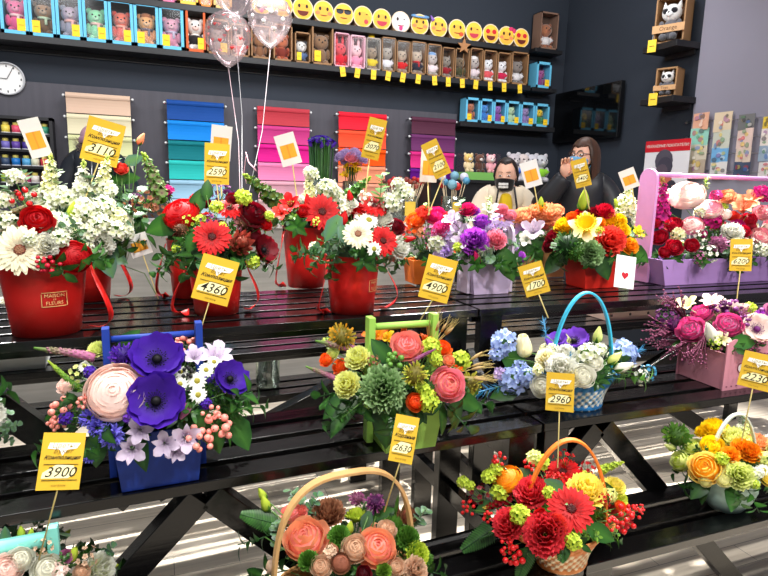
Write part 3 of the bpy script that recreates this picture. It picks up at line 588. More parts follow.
arrange(FX, 'kraft coloured box of peach roses between the lilac and the red box', 'flower box', None, on(540, 276, Z1), RB, lambda r: trough(r, .19, .1, .14, 1.1, 1.1, (196,146,96)), (.15, .1, .1),
 'rose peach 523 215 20;carn peach 547 213 26;rose salmon 547 224 14;lily lav 533 230 24;carn orange 527 217 16;carn peach 535 212 20;rose peach 556 210 16;lily lilac 520 231 18;rose amber 540 207 14;bud lime 541 203 12 90;carn peach 516 216 16;broad leaf 521 246 30 260;broad leaf 535 249 26 300;lily white 526 239 16',
 'rus leaf 9 0.082 -60 5;fuzz leaf 10 .08 0 60', 19)
arrange(FX, 'red tapered box with a yellow trumpeted narcissus and coral carnation', 'flower box', None, on(592, 286, Z1), RB, lambda r: trough(r, .175, .12, .14, 1.22, 1.15, (196,32,20)), (.17, .13, .14),
 'narc white 586 228 34;carn coral 611 240 30;carn wine 555 239 24;carn yellow 564 226 22 - amber;carn yellow 610 220 22 - amber;carn yellow 622 229 16;carn amber 631 246 17;kale green 591 253 26 - mint;trick leaf 568 246 30 - lleaf;carn orange 572 217 14;carn crimson 604 211 20;carn wine 592 214 18;bud lime 584 200 20 85;carn yellow 576 222 16;rose red 580 213 12;'
 'carn yellow 620 219 14;lily yellow 638 232 14 - lime;fuzz lleaf 635 238 24 20;broad dgreen 555 262 28 230;broad dgreen 603 266 28 290;rose wine 548 246 14;trick lleaf 576 252 18 - green;broad leaf 638 254 26 320;stock lime 600 231 10;carn amber 600 222 12',
 'rus leaf 12 0.09 -50 10;broad dgreen 9 0.074 -60 0;fuzz lleaf 12 .08 0 60', 20)
arrange(FX, 'small white posy of buds in front of the woman in the black jacket', 'flower box', None, on(632, 262, Z1), RB, lambda r: trough(r, .1, .08, .1, 1.1, 1.1, (232,228,222)), (.085, .07, .11),
 'stock ivory 626 203 22 - lime;stock white 634 212 18;bud pink 632 210 11 100;stock ivory 620 214 18;spike ivory 628 194 26 90 lime;stock white 638 222 16;bud lime 618 205 14 120',
 'fuzz lleaf 10 .08 0 70;euc euc 6 0.08 0 50', 21, lift=.03)
arrange(FX, 'long lilac box with paddle uprights and a rail, magenta and blush blooms', 'flower box', None, on(655, 284, Z1)+V((.4,.02,0)), RB, lambda r: trough(r, .8, .15, .115, 1.1, 1.12, (166,128,190), up=.5, uw=.1, ut=.014, rod=.011, uy=.045, round_top=True, rcol=(212,150,204)), (.45, .14, .16),
 'ran blush 686 193 34;spike magenta 662 199 40 88 plum;rose crimson 654 221 16;rose crimson 673 224 18;rose crimson 659 237 17;rose crimson 674 247 17;rose crimson 692 245 14;stock magenta 711 221 23;ran pink 692 225 22 - blush;ran blush 710 208 24 - pink;stock white 680 199 16;stock ivory 678 235 17;carn white 733 232 21;rose crimson 748 219 16;rose crimson 744 231 13;carn coral 733 216 13;'
 'lily peach 743 206 26;rose peach 727 196 17;rose pink 761 237 21 - blush;rose pink 764 212 19 - blush;stock magenta 762 194 21;trick mauve 718 244 17;stock fuchsia 716 196 14;wax white 708 253 22;stock white 762 250 16;wax white 698 236 18;rose crimson 665 252 12;spike magenta 655 213 26 100 plum;ran blush 724 214 14;stock white 700 212 14;wax mauve 700 258 16;stock ivory 736 243 14;lily peach 752 198 18;'
 'bud magenta 704 234 12;fuzz lime 706 186 18 80;ran blush 745 245 15;carn pink 776 225 20;rose crimson 782 240 16;ran blush 790 210 22;stock lime 724 205 10;wax white 752 246 18;rose magenta 738 224 12',
 'rus leaf 19 .082 -60 5;broad dgreen 13 .066 -50 10;fuzz dgreen 22 .1 10 70;fuzz leaf 18 .08 0 60;euc euc 10 0.09 0 40', 22)
# tier two
arrange(FX, 'dark blue box with a rod handle, purple anemones and a huge blush ranunculus', 'flower box', None, on(160, 474, Z2), RA, lambda r: trough(r, .155, .12, .13, 1.18, 1.15, (26,58,150), up=.335, uw=.028, ut=.015, rod=.007, uy=.02), (.2, .13, .165),
 'ran blush 115 392 58;anem purple 157 359 48;anem purple 156 401 50;trick purple 123 356 24 - violet;carn limecream 97 349 20;vero mauve 66 350 52 165 lleaf;rose blush 65 385 17;daisy white 197 381 18;daisy white 198 395 17;daisy white 180 384 15;daisy white 206 370 15;daisy white 181 372 13;berry black 187 373 16;anem purple 230 379 34;berry salmon 218 426 32;berry salmon 201 438 28;berry salmon 184 346 24;berry salmon 61 410 27;berry salmon 84 402 16;'
 'lily lav 140 430 26;lily lav 132 450 28;lily lav 165 444 26;lily lav 186 438 28;lily lav 195 356 24;lily lav 217 355 32;agap peri 89 418 24;agap peri 111 435 32;agap peri 97 428 22;stock purple 66 418 16;stock purple 90 372 15;stock purple 206 404 14;bud mauve 185 411 17 240;daisy white 85 366 14;berry salmon 210 414 20;wax limecream 78 374 22;stock violet 128 418 12;berry salmon 57 424 18;stock purple 143 349 10;'
 'rose blush 140 344 16;daisy white 214 362 14;vero lleaf 62 376 38 145 lime;agap peri 90 456 18;rus leaf 234 400 40 30;fuzz leaf 234 412 34 20;broad leaf 240 432 38 -65;broad leaf 200 422 24 250;fuzz lleaf 84 390 28 150;broad leaf 128 340 26 40;lily lav 176 452 20',
 'rus leaf 7 0.09 -30 10;broad leaf 10 0.082 -75 -40;fuzz leaf 22 .09 0 60;rus dgreen 8 0.1 10 50', 31)
arrange(FX, 'lime green box with a rod handle, salmon roses and a frilled green kale head', 'flower box', None, on(402, 441, Z2), RB, lambda r: trough(r, .135, .115, .12, 1.25, 1.2, (150,196,84), up=.325, uw=.03, ut=.017, rod=.009, uy=.02), (.19, .135, .15),
 'rose salmon 407 345 33;rose pink 448 384 36 - salmon;kale green 383 388 46 - mint;carn limecream 357 357 26 - lemon;carn limecream 346 384 27 - lemon;rose orange 340 366 18;rose orange 326 359 15;rose orange 416 402 19;trick olive 415 375 25 - lime;trick olive 342 337 26 - amber;stock lime 428 401 26;stock lime 431 348 24;vero mauve 338 346 46 168 lleaf;vero mauve 324 372 36 150 lleaf;vero mauve 422 355 30 35;lily orange 375 335 26 - yellow;'
 'berry green 395 362 22;rose orange 443 347 18;wheat straw 440 332 40 60;wheat straw 470 372 46 8;broad leaf 469 403 28 -35;carn limecream 332 354 14;lily yellow 386 337 18;bud orange 404 331 12 90;broad dgreen 382 352 30 130;trick lime 420 386 12;stock lime 436 360 16;rose peach 449 360 12;wax brown 373 362 16;fuzz leaf 352 410 30 220;broad leaf 388 408 30 260;blade straw 432 326 34 80;fuzz lime 330 346 20 120;stock lime 424 390 16',
 'broad dgreen 13 0.098 -70 -25;rus dgreen 12 0.098 -50 5;fuzz dgreen 16 .09 0 60;fern leaf 4 0.107 -30 10', 32)
FBK = 'flower_basket'
arrange(FBK, 'bright blue hoop handled basket with a white tulip and blue hyacinths', 'flower basket', None, on(578, 404, Z2), RB, lambda r: (hoop(r, .1, .08, .35, (58,172,206), .016, .006, yaw=-.2), basket(r, .074, .06, .095, .3, .62, (226,222,206), (70,140,190), (40,116,176)))[1], (.18, .125, .1),
 'tulip ivory 524 347 21 95;stock blue 504 343 30;stock blue 513 381 34;stock blue 528 377 24;stock blue 497 355 18;rose white 542 386 24;rose white 583 376 24;stock white 588 355 28;carn white 561 367 30;carn ivory 546 358 22;anem violet 574 341 28;anem violet 557 341 20;feath teal 569 360 18 80;feath teal 628 354 32 20;feath teal 545 330 24 100;feath teal 486 390 34 195;bud white 624 367 18 20;wax white 640 375 22;'
 'broad leaf 512 357 36 130;rus lleaf 634 378 28 -10;stock white 553 349 14;carn white 566 352 18;stock white 600 350 16;bud limecream 598 335 16 80;stock blue 520 368 18;carn ivory 572 378 18;bud limecream 615 358 16 40;wax teal 648 372 18;broad leaf 506 392 30 200;stock white 556 382 14;rose white 594 362 18;stock ivory 538 370 14;stock lilac 500 374 16',
 'rus leaf 6 .08 -5 20;fuzz dgreen 14 .08 0 60', 33)
arrange(FX, 'dusty pink wooden box with a heart cutout and fuchsia roses', 'flower box', None, on(722, 391, Z2)+V((.125,.095,0)), RB, lambda r: heart_box(r), (.2, .13, .12),
 'rose fuchsia 691 329 27 - mauve;rose fuchsia 729 324 26 - mauve;rose fuchsia 702 312 20 - mauve;trick plum 675 326 20 - mauve;lily cream 687 304 20;lily blush 711 301 20;bud white 711 333 22 110;twig twig 664 330 40 170;twig twig 678 306 40 120;twig twig 700 350 36 250;twig twig 684 344 34 220;anem blush 757 329 30 - plum;carn orchid 764 318 20;berry plum 733 310 22;berry plum 714 309 14;trick plum 724 306 12;berry plum 743 322 14;'
 'lily ivory 722 339 16;stock lime 750 308 14;lily blush 723 304 14;broad leaf 745 342 26 0;twig twig 745 318 24 60;rose mauve 776 312 22;wax plum 665 318 24;wax lime 716 344 14;lily lilac 780 330 22;carn orchid 790 312 20;twig twig 672 345 30 200',
 'broad leaf 5 0.074 -20 5;rus leaf 6 0.074 -10 20;fuzz dgreen 14 .08 0 60;twig twig 6 .14 -30 20', 34)
# tier three
arrange(FBK, 'pale wood hoop basket of big peach roses and brown carnations', 'flower basket', None, on(345, 628, Z3), RA, lambda r: (hoop(r, .155, .1, .362, (206,160,104), .02, .007, n=2.9, mt=WOODP), basket(r, .115, .085, .11, .22, .1, (196,150,96), (176,126,74), (190,140,86)))[1], (.19, .14, .13),
 'rose peach 305 538 45 - salmon;rose peach 377 547 40 - salmon;carn brown 328 512 34;rose beige 355 548 28;kale green 339 535 22 - lleaf;kale green 408 537 25 - lleaf;ran brown 341 563 20;rose salmon 291 513 22;carn salmon 300 511 16;trick plum 375 503 18 - mauve;trick mauve 357 499 15;bud lime 265 503 17 110;bud lime 262 494 14 120;kale green 308 560 20 - lleaf;rose beige 321 566 22;carn lime 418 553 24;carn beige 416 570 26;rose wine 364 573 16;prot brown 407 515 22;rose beige 387 529 20;'
 'euc euc 279 535 34 100;euc euc 298 500 30 120;euc eucd 312 506 26 60;euc euc 418 520 34 60;broad eucd 366 522 20 250;broad dgreen 382 514 26 20;kale lleaf 384 571 16;rose beige 396 566 18;fern leaf 262 520 40 165;rus dgreen 256 540 34 200;bud lime 350 527 14 80;fuzz leaf 362 512 20 80;bud brown 334 548 13 120;prot tan 290 520 16;blade lleaf 396 510 36 80;stock beige 330 552 16',
 'euc euc 9 0.098 -30 40;rus dgreen 10 0.098 -40 5;fuzz leaf 12 .09 0 60', 41)
arrange(FBK, 'orange hoop basket of red gerberas, red carnations and lime florets', 'flower basket', None, on(561, 561, Z3), RB, lambda r: (hoop(r, .107, .085, .335, (232,122,40), .017, .006, yaw=-.35), basket(r, .066, .055, .09, .42, .78, (232,216,180), (206,130,74), (214,132,70)))[1], (.18, .13, .125),
 'gerb red 571 509 44;gerb red 563 472 36;carn cherry 531 491 34;carn cherry 545 533 42;carn cherry 507 524 32;ran amber 507 478 30;carn lemon 587 489 36;carn lemon 615 486 22 - lime;carn lime 619 497 18 - lemon;berry red 469 508 16;berry red 489 517 14;berry red 514 555 24;berry red 510 547 18;berry red 622 519 24;berry red 632 512 16;berry red 640 509 10;berry red 612 524 16;stock lime 520 515 24;stock lime 500 492 22;stock lime 489 477 18;stock lime 541 463 20;stock lime 573 542 20;stock lime 549 493 16;'
 'spike lime 612 466 22 20 lleaf;wax red 565 460 22;wax red 588 469 18;wax wine 478 496 24;fern dgreen 480 538 40 215;fern dgreen 524 563 34 250;broad eucd 526 476 24 150;rose orange 621 506 11;stock lime 463 482 14;stock lime 470 486 12;broad leaf 607 494 26 300;broad eucd 556 486 22 150;broad dgreen 486 508 22 200;berry red 499 461 16;berry red 530 466 14;wax red 555 478 12;carn coral 556 524 22 - red;stock limecream 534 458 18;wax red 604 500 16;stock lime 496 470 16;rose red 541 515 14;spike wine 496 504 26 200 red;broad leaf 602 534 30 330',
 'fern dgreen 5 .09 -10 10;rus leaf 6 .08 -5 20;fuzz lleaf 14 .08 0 60;broad dgreen 6 .07 0 30', 42)
def pot(r):
    hoop(r, .076, .07, .3, (196,206,190), .014, .005, yaw=-.35)
    mb = MB(); mb.lathe([(.001,0),(.055,0),(.078,.03),(.09,.062),(.088,.095),(.092,.1),(.086,.098),(.082,.06),(.001,.02)], 40, (176,206,196), sy=.8); mb.build('pot', mat('distressed_mint', .6, .3, noise=(9, (1, 1, 3), .62)), r); return .1
arrange('flower_pot', 'mint oval pot with a pale hoop handle and yellow roses', 'flower pot', None, on(726, 506, Z3), RB, pot, (.155, .12, .115),
 'rose lemon 705 467 32 - amber;rose yellow 712 445 22 - yellow;carn yellow 714 429 28 - yellow;carn limecream 733 438 28 - lemon;carn amber 750 451 22 - orange;carn amber 730 455 18;carn peach 758 442 22 - amber;carn limecream 740 475 27 - lime;rose limecream 680 460 22 - lime;rose limecream 693 447 20 - lime;trick green 677 436 26 - lleaf;stock white 757 473 15;rose cream 724 480 14;rose cream 705 481 12;stock limecream 765 460 20 - lime;carn amber 742 446 18;stock lime 722 459 16;carn yellow 702 431 14 - yellow;'
 'bud limecream 670 447 12 160;fuzz lleaf 676 440 30 150;stock lime 754 484 12;stock limecream 746 430 14;rose lemon 770 476 20;carn limecream 776 450 24;fuzz leaf 742 424 18 80;rus leaf 752 497 30 300;broad dgreen 700 488 26 230;daisy white 764 470 12;stock white 741 428 10',
 'broad leaf 9 0.074 -60 0;rus leaf 7 0.074 -50 5;fuzz leaf 12 .08 0 60', 43)
arrange(FX, 'mint box with a rod handle and white lisianthus, low at the rack end', 'flower box', None, on(10, 645, Z3), RA, lambda r: trough(r, .16, .12, .12, 1.15, 1.1, (130,214,200), up=.268, uw=.022, ut=.02, rod=.0155, uy=-.045), (.18, .13, .15),
 'rose white 47 568 28;rose white 20 559 26;rose blush 6 569 30;bud lime 73 554 18 65;carn white 101 569 32 - limecream;carn mauve 66 556 14;wax beige 84 560 26;bud lime 21 532 13 95;bud lime 31 533 11 80;rose beige 82 572 16;bud lime 112 566 14 10;broad eucd 5 536 16 90;wax beige 44 548 22;stock blush 58 571 22;euc eucd 104 556 26 40;fuzz leaf 62 566 26 80',
 'rus leaf 10 0.082 -30 10;euc euc 10 0.1 0 50;fuzz leaf 12 .08 0 60', 44)
def white_box(r): return trough(r, .16, .14, .13, 1.15, 1.15, (214,214,210))
# far side of the racks
arrange(FX, 'white box with green eucalyptus at the near rack end beside the dark blue box', 'flower box', None, on(-58, 474, Z2), RA, white_box, (.13, .11, .1),
 'euc euc 2 420 26 60;euc euc 8 428 22 10;euc euc 5 438 18 -20;carn white -10 415 30;rose blush -24 425 30;euc eucd -4 408 24 90', 'rus leaf 9 0.082 -20 30;euc euc 8 0.08 0 50', 51)
arrange(FX, 'pale grey box on the far side with rose and eucalyptus showing over the stocks', 'flower box', None, on(18, 368, Z2)+V((0,.03,0)), RA, lambda r: trough(r, .17, .13, .14, 1.1, 1.1, (206,210,208)), (.15, .12, .16),
 'rose pink 40 300 24;euc leaf 20 290 30 100;rose white 5 310 26;stock white 60 300 24', 'rus leaf 10 0.098 -10 60;euc euc 8 0.1 10 60', 52)
vz = aty(268, 396, J.y+1.0); vz.z = Z3+.001
def vase(root, r=.058, h=.2, water=.45):
    mb = MB(); mb.lathe([(.001,.002),(r*.9,0),(r,.01),(r,h),(r-.003,h),(r-.003,.012),(.001,.01)], 28, 'white'); mb.build('glass_vase', GLASS, root, label='clear glass vase'); return h
def bouquet(name, label, cat, base, rv, hv, heads, stemcol='lleaf', n=26, spread=.9, greens='', seed=3):
    R = random.Random(seed); root = thing(name, label, cat, base); vase(root, rv, hv); st = MB()
    for i in range(n):
        a = R.uniform(0, 6.3); q = rv*.75*math.sqrt(R.random()); st.tube([(q*math.cos(a+2), q*math.sin(a+2), .012), (q*math.cos(a)*.9, q*math.sin(a)*.9, hv), (q*math.cos(a)*(1+spread), q*math.sin(a)*(1+spread), hv*1.35)], .0026, 5, mixs(stemcol, 'leaf', R.random()))
    st.build('stems', LEAF, root, label='green stems'); i = 0
    for kind, col, cnt, r, rad, z0, z1 in heads:
        for k in range(cnt):
            a = 2.4*i+R.uniform(-.3,.3); q = rad*math.sqrt((k+.5)/cnt); z = z1-(z1-z0)*((k+.5)/cnt); i += 1; d = V((math.cos(a)*q/rad*.8, math.sin(a)*q/rad*.8, .8))
            o = link(KINDS[kind][1], flower_mesh(kind, col), root, TR((q*math.cos(a), q*math.sin(a), z), d, R.uniform(0, 6), r)); o['label'] = WORDS.get(col, col)+' '+KINDS[kind][1].replace('_', ' ')
    return root
bouquet('flower_vase', 'clear glass vase of purple flowers on the low far shelf', 'flower vase', vz, .056, .2, (('trick','plum',7,.03,.1,.24,.3),('stock','violet',6,.03,.11,.23,.29),('rus','leaf',6,.07,.09,.2,.27),('trick','purple',4,.025,.07,.26,.31)), seed=5)
iv = aty(321, 175, 4.26); c0 = aty(140, 222, 4.1).z
ib = bouquet('flower_vase', 'tall clear vase packed with dark blue irises on long green stems', 'flower vase', V((iv.x, 4.26, c0+.001)), .085, .3, (('anem','purple',16,.026,.1,.57,.61),('bud','purple',14,.028,.105,.54,.59)), 'leaf', 60, .05, seed=6)
s_ = MB(); R_ = random.Random(9)
for i in range(70):
    a = R_.uniform(0, 6.3); q = .085*math.sqrt(R_.random()); s_.tube([(q*.6*math.cos(a), q*.6*math.sin(a), .02), (q*.9*math.cos(a), q*.9*math.sin(a), .3), (q*1.1*math.cos(a), q*1.1*math.sin(a), .6)], .006, 5, mixs('leaf', 'lleaf', R_.random()*.6))
s_.build('long_stems', LEAF, ib, label='tall green stalks')
pv = aty(344, 170, 4.3)
bouquet('flower_vase', 'clear vase of pink chrysanthemums and yellow freesia by the irises', 'flower vase', V((pv.x+.07, 4.34, c0+.001)), .065, .3, (('carn','lilac',7,.055,.11,.46,.52),('lily','yellow',6,.05,.06,.34,.46),('carn','pink',4,.055,.1,.46,.5)), 'leaf', 24, .4, seed=7)
# ------------------------------------------------------------------ price tags
KO, KL = 'Композиция', 'Корзина'
D = lambda p: depth(p)
price_tag('yellow 3900 price card on a stick before the dark blue box', 61.5, 461, 38, 55, -8, .98, (42, 548, 1.02), KO, '3900')
price_tag('yellow 2630 price card on a stick before the lime green box', 404, 439, 24, 46, -10, 1.18, (388, 500, 1.2), KL, '2630')
price_tag('yellow 2960 price card covering the front of the blue basket', 560, 392, 27, 38, -2, 1.42, (558, 455, 1.36), KO, '2960')
price_tag('yellow 2230 price card on the dusty pink heart box', 757, 371, 28, 36, -14, 1.64, (744, 430, 1.62), KO, '2230')
price_tag('yellow 4360 price card before the scarlet gerbera bucket', 215.5, 280, 36, 46, -16, 1.5, (197, 342, 1.47), KO, '4360')
price_tag('yellow 4900 price card before the orange and the lilac box', 438, 279, 30, 44, -15, 1.72, (424, 314, 1.72), KO, '4900')
price_tag('narrow yellow 1700 price card before the kraft box', 534, 279, 24, 32, 17, 1.98, (545, 310, 1.95), KO, '1700')
price_tag('yellow 6200 price card before the long lilac box', 741, 255, 19, 32, -3, 2.28, (736, 306, 2.25), KO, '6200')
price_tag('yellow 3110 price card hiding the face of the person in the dark hooded coat', 103, 142, 34, 43, -13, 1.95, (84, 202, 1.85), KO, '3110')
price_tag('yellow 2590 price card above the scarlet ranunculus', 217, 164, 24, 40, -1, 1.9, (219, 203, 1.88), KO, '2590')
price_tag('yellow price card reading 3070 in front of the orange wrapping sheets', 374, 139, 18, 40, -13, 2.15, (365, 198, 2.0), KO, '3070')
price_tag('yellow price card tilted in front of the magenta wrapping sheets', 436, 159, 17, 37, 24, 2.3, (430, 210, 2.2), KO, '2100')
price_tag('yellow 3400 price card before the black jacketed woman', 581, 173, 15, 28, 13, 2.3, (588, 203, 2.28), KO, '3400')
price_tag('white back of a price card at the far left against the ribbon rack', 35, 138, 19, 38, 22, 1.95, (46, 176, 1.9), '', '', True)
price_tag('white back of a price card behind the 2590 card', 221, 143, 20, 34, -4, 2.2, (222, 200, 2.1), '', '', True)
price_tag('white back of a price card against the pink wrapping sheets', 288, 149.5, 20, 31, 17, 2.3, (297, 198, 2.2), '', '', True)
price_tag('white back of a price card in front of the grey counter', 139, 245, 20, 22, 22, 2.02, (156, 292, 2.0), '', '', True)
price_tag('white back of a price card behind the tilted yellow card', 429, 166, 17, 32, -4, 2.45, (429, 210, 2.35), '', '', True)
price_tag('white back of a price card beside the woman in the cream cardigan', 531, 174, 17, 26, 15, 2.35, (538, 206, 2.3), '', '', True)
price_tag('white back of a price card against the lilac paddle', 629, 179, 15, 20, 20, 2.5, (634, 204, 2.45), '', '', True)
# white gift card hung on the red box
P = atd(625, 272, 2.02); Mx = frame(P, RIGHT*.94+FWD*.3-UP*.12, UP)
t = thing('greeting_card', 'white greeting card with a small red heart leaning on the red box', 'card', P); Wi = M.Translation(P).inverted()
c = MB(); c.box((0,0,0), (.082,.002,.112), (238,234,232)); c.build('card', PAPER, t, Wi @ Mx, smooth=False)
c = MB(); ht = [(.0009*16*math.sin(2*PI*i/24)**3, .0009*(13*math.cos(2*PI*i/24)-5*math.cos(4*PI*i/24)-2*math.cos(6*PI*i/24)-math.cos(8*PI*i/24))-.012) for i in range(24)]
c.prism(ht, .001, (170,24,40), M.Translation((0,-.0015,0))); c.prism([(-.024,.018),(.024,.026),(.024,.028),(-.024,.02)], .001, (170,170,170), M.Translation((0,-.0015,0))); c.text('love', .011, (150,120,120), M.Translation((0,-.002,-.036)), .4)
c.build('printed_heart', PAPER, t, Wi @ Mx, smooth=False, label='red heart print')
# ------------------------------------------------------------------ the room
WY = 5.6; WX = aty(558, 150, WY).x
def floor_mat():
    m = bpy.data.materials.new('floor_planks'); m.use_nodes = True; nt = m.node_tree; b = nt.nodes['Principled BSDF']; b.inputs['Roughness'].default_value = .38
    tc = nt.nodes.new('ShaderNodeTexCoord'); br = nt.nodes.new('ShaderNodeTexBrick'); br.inputs['Scale'].default_value = 1.0; br.inputs['Brick Width'].default_value = 1.1; br.inputs['Row Height'].default_value = .11; br.inputs['Mortar Size'].default_value = .0015; br.offset = .37
    br.inputs['Color1'].default_value = (*lin((236,224,206)), 1); br.inputs['Color2'].default_value = (*lin((222,208,188)), 1); br.inputs['Mortar'].default_value = (*lin((140,130,118)), 1)
    n = nt.nodes.new('ShaderNodeTexNoise'); n.inputs['Scale'].default_value = 3; n.inputs['Detail'].default_value = 6; mp = nt.nodes.new('ShaderNodeMapping'); mp.inputs['Scale'].default_value = (1, 14, 1)
    mx = nt.nodes.new('ShaderNodeMix'); mx.data_type = 'RGBA'; mx.blend_type = 'MULTIPLY'; mx.inputs['Factor'].default_value = .55; cr = nt.nodes.new('ShaderNodeValToRGB'); cr.color_ramp.elements[0].position = .35; cr.color_ramp.elements[0].color = (.62,.6,.58,1); cr.color_ramp.elements[1].position = .62
    L = nt.links.new; L(tc.outputs['Object'], br.inputs['Vector']); L(tc.outputs['Object'], mp.inputs[0]); L(mp.outputs[0], n.inputs['Vector']); L(n.outputs['Fac'], cr.inputs[0]); L(br.outputs['Color'], mx.inputs['A']); L(cr.outputs[0], mx.inputs['B']); L(mx.outputs['Result'], b.inputs['Base Color']); return m
def plane(name, c, d, m, col='white'): mb = MB(); mb.box(c, d, col); return struct(mb.build(name, m, smooth=False))
plane('floor', (1.2, 2.2, -.05), (8.6, 7.6, .1), floor_mat())
WALL = mat('dark_wall_paint', .7, .25, color=(48,54,64), noise=(1.2, (1, 1, 1), .9))
plane('wall_back', (1.2, WY+.05, 1.75), (8.6, .1, 3.7), WALL)
plane('wall_right', (WX+.05, 2.4, 1.75), (.1, 6.4, 3.7), WALL)
yb = atx(701, 52, WX).y
o = plane('wall_right_panel', (WX-.006, (yb-.8)/2, 1.75), (.012, yb+.8, 3.7), mat('pale_wall_paint', .75, .2, color=(150,147,162), noise=(1.5, (1, 1, 1), .93)))
zb = aty(200, 95, WY).z; xr = aty(468, 130, WY).x
plane('trim_1', ((xr-2.6)/2-.15, WY-.012, zb/2), (xr+2.6+.0, .024, zb), mat('grey_panel', .6, .3, color=(84,82,90), noise=(2, (12, 1, 1), .85)))
# service counter
c0 = aty(140, 222, 4.1).z; t = thing('service_counter', 'whitewashed wood service counter behind the racks', 'counter', (0, 4.3, 0))
mb = MB(); mb.box((-.1, .0, c0/2-.02), (4.6, .36, c0-.04)); mb.build('front_panel', mat('whitewash', .6, .3, color=(150,149,146), noise=(2.2, (1, 9, 16), .78, .1)), t, smooth=False)
mb = MB(); mb.box((-.1, .0, c0-.02), (4.7, .44, .04)); mb.build('counter_top', mat('counter_laminate', .35, .4, color=(196,194,192)), t, smooth=False, bevel=.003)
p0 = aty(138, 222, 4.22); t = thing('flower_pot', 'small white pot of peach carnations on the counter', 'flower pot', V((p0.x, 4.2, c0+.001)))
mb = MB(); mb.lathe([(.001,0),(.05,0),(.062,.06),(.056,.058),(.001,.01)], 20, 'white'); mb.build('pot', SATIN, t)
for i, (x, y) in enumerate(((-.05,-.03),(.03,-.04),(.06,.02),(-.02,.04))): link('carnation', flower_mesh('carn', 'peach'), t, TR((x, y, .1), (x*4, y*4, 1), i, .055))
arrange(FX, 'tall posy of a coral rose and a peach bud behind the stocks', 'flower box', None, V((atd(128, 200, 2.45).x, 2.24, Z2+.001)), 0, white_box, (.14, .12, .2),
 'rose coral 121 168 14;bud peach 141 139 12 60;broad leaf 128 178 20 0;broad eucd 133 160 18 20;broad leaf 118 180 18 200;euc euc 114 156 26 100;spike leaf 108 180 30 80;wax plum 136 200 20;bud pink 158 296 10 90', 'euc euc 5 .12 20 80;rus leaf 5 .12 10 70', 61, lift=.3)
# ------------------------------------------------------------------ back wall: shelves
SH = mat('shelf_black', .45, .4, color=(28,28,31))
def shelf(label, xl, xr, ytop_px, dep, th=.05, wall='back'):
    yf = WY-dep; a = aty(xl, ytop_px[0], yf); b = aty(xr, ytop_px[1], yf); z = (a.z+b.z)/2
    t = thing('wall_shelf', label, 'shelf', ((a.x+b.x)/2, WY-dep/2, z)); m = MB(); m.box((0, 0, -th/2), (b.x-a.x, dep-.004, th)); m.build('board', SH, t, smooth=False, bevel=.003)
    m = MB(); m.box((0, dep/2-.016, -th-.02), (b.x-a.x-.1, .02, .04)); m.build('wall_cleat', SH, t, smooth=False); return z, yf
zs1, yf1 = shelf('long upper black wall shelf carrying the round smiley boxes', -60, 530, (-21, 43), .26)
zs2, yf2 = shelf('long middle black wall shelf carrying the dolls and blue teddy boxes', -60, 531, (28, 84), .26)
zs3, yf3 = shelf('short black wall shelf under the six small teddy boxes', 461, 555, (120.5, 128), .2, .05)
zs4, yf4 = shelf('small black wall shelf at the corner with one light blue box', 533, 557, (86, 90), .2, .04)
zs5, yf5 = shelf('small black wall shelf at the corner with a brown doll box', 536, 563, (48, 50), .2, .04)
# ------------------------------------------------------------------ plush toys: one continuous stuffed body, clothes and scarf as children
def plush(parent, h, col, face, cloth=None, ears='round', loc=(0,0,0), muzzle=None, eyes='black', scarf=None, hat=None):
    b = MB(); s = h
    b.ball((0,0,.27*s), (.2*s,.17*s,.27*s), col, 12, 8); b.ball((0,-.01*s,.68*s), (.25*s,.21*s,.22*s), face, 14, 9)
    for k in (-1, 1):
        b.ball((k*.22*s,-.07*s,.34*s), (.075*s,.08*s,.16*s), col, 8, 6); b.ball((k*.13*s,-.16*s,.07*s), (.09*s,.13*s,.09*s), col, 8, 6)
        if ears == 'round': b.ball((k*.19*s,.0,.86*s), (.085*s,.05*s,.085*s), col, 8, 6)
        elif ears == 'long': b.ball((k*.12*s,.03*s,1.0*s), (.06*s,.04*s,.2*s), face, 8, 6)
        elif ears == 'cat': b.tube([(k*.17*s,0,.8*s), (k*.2*s,0,.97*s)], [.08*s,.01*s], 6, face)
        b.ball((k*.09*s,-.205*s,.72*s), .028*s, eyes, 6, 4)
    if muzzle: b.ball((0,-.19*s,.63*s), (.1*s,.07*s,.075*s), muzzle, 8, 6)
    b.ball((0,-.25*s,.655*s), .025*s, 'black', 6, 4)
    o = b.build('plush_toy', PLUSH, parent, M.Translation(V(loc)))
    if cloth: c = MB(); c.ball((0,-.005*s,.29*s), (.225*s,.195*s,.2*s), cloth, 12, 8); c.tube([(-.15*s,-.04*s,.4*s), (-.24*s,-.09*s,.28*s)], .095*s, 8, cloth); c.tube([(.15*s,-.04*s,.4*s), (.24*s,-.09*s,.28*s)], .095*s, 8, cloth); c.build('outfit', CLOTH, o)
    if scarf: c = MB(); c.lathe([(.13*s,.45*s),(.19*s,.47*s),(.19*s,.51*s),(.13*s,.53*s)], 14, scarf); c.box((.06*s,-.18*s,.38*s), (.07*s,.02*s,.18*s), scarf); c.build('scarf', CLOTH, o)
    if hat: c = MB(); c.ball((0,0,.86*s), (.2*s,.17*s,.12*s), hat, 10, 6); c.build('hat', CLOTH, o)
    return o
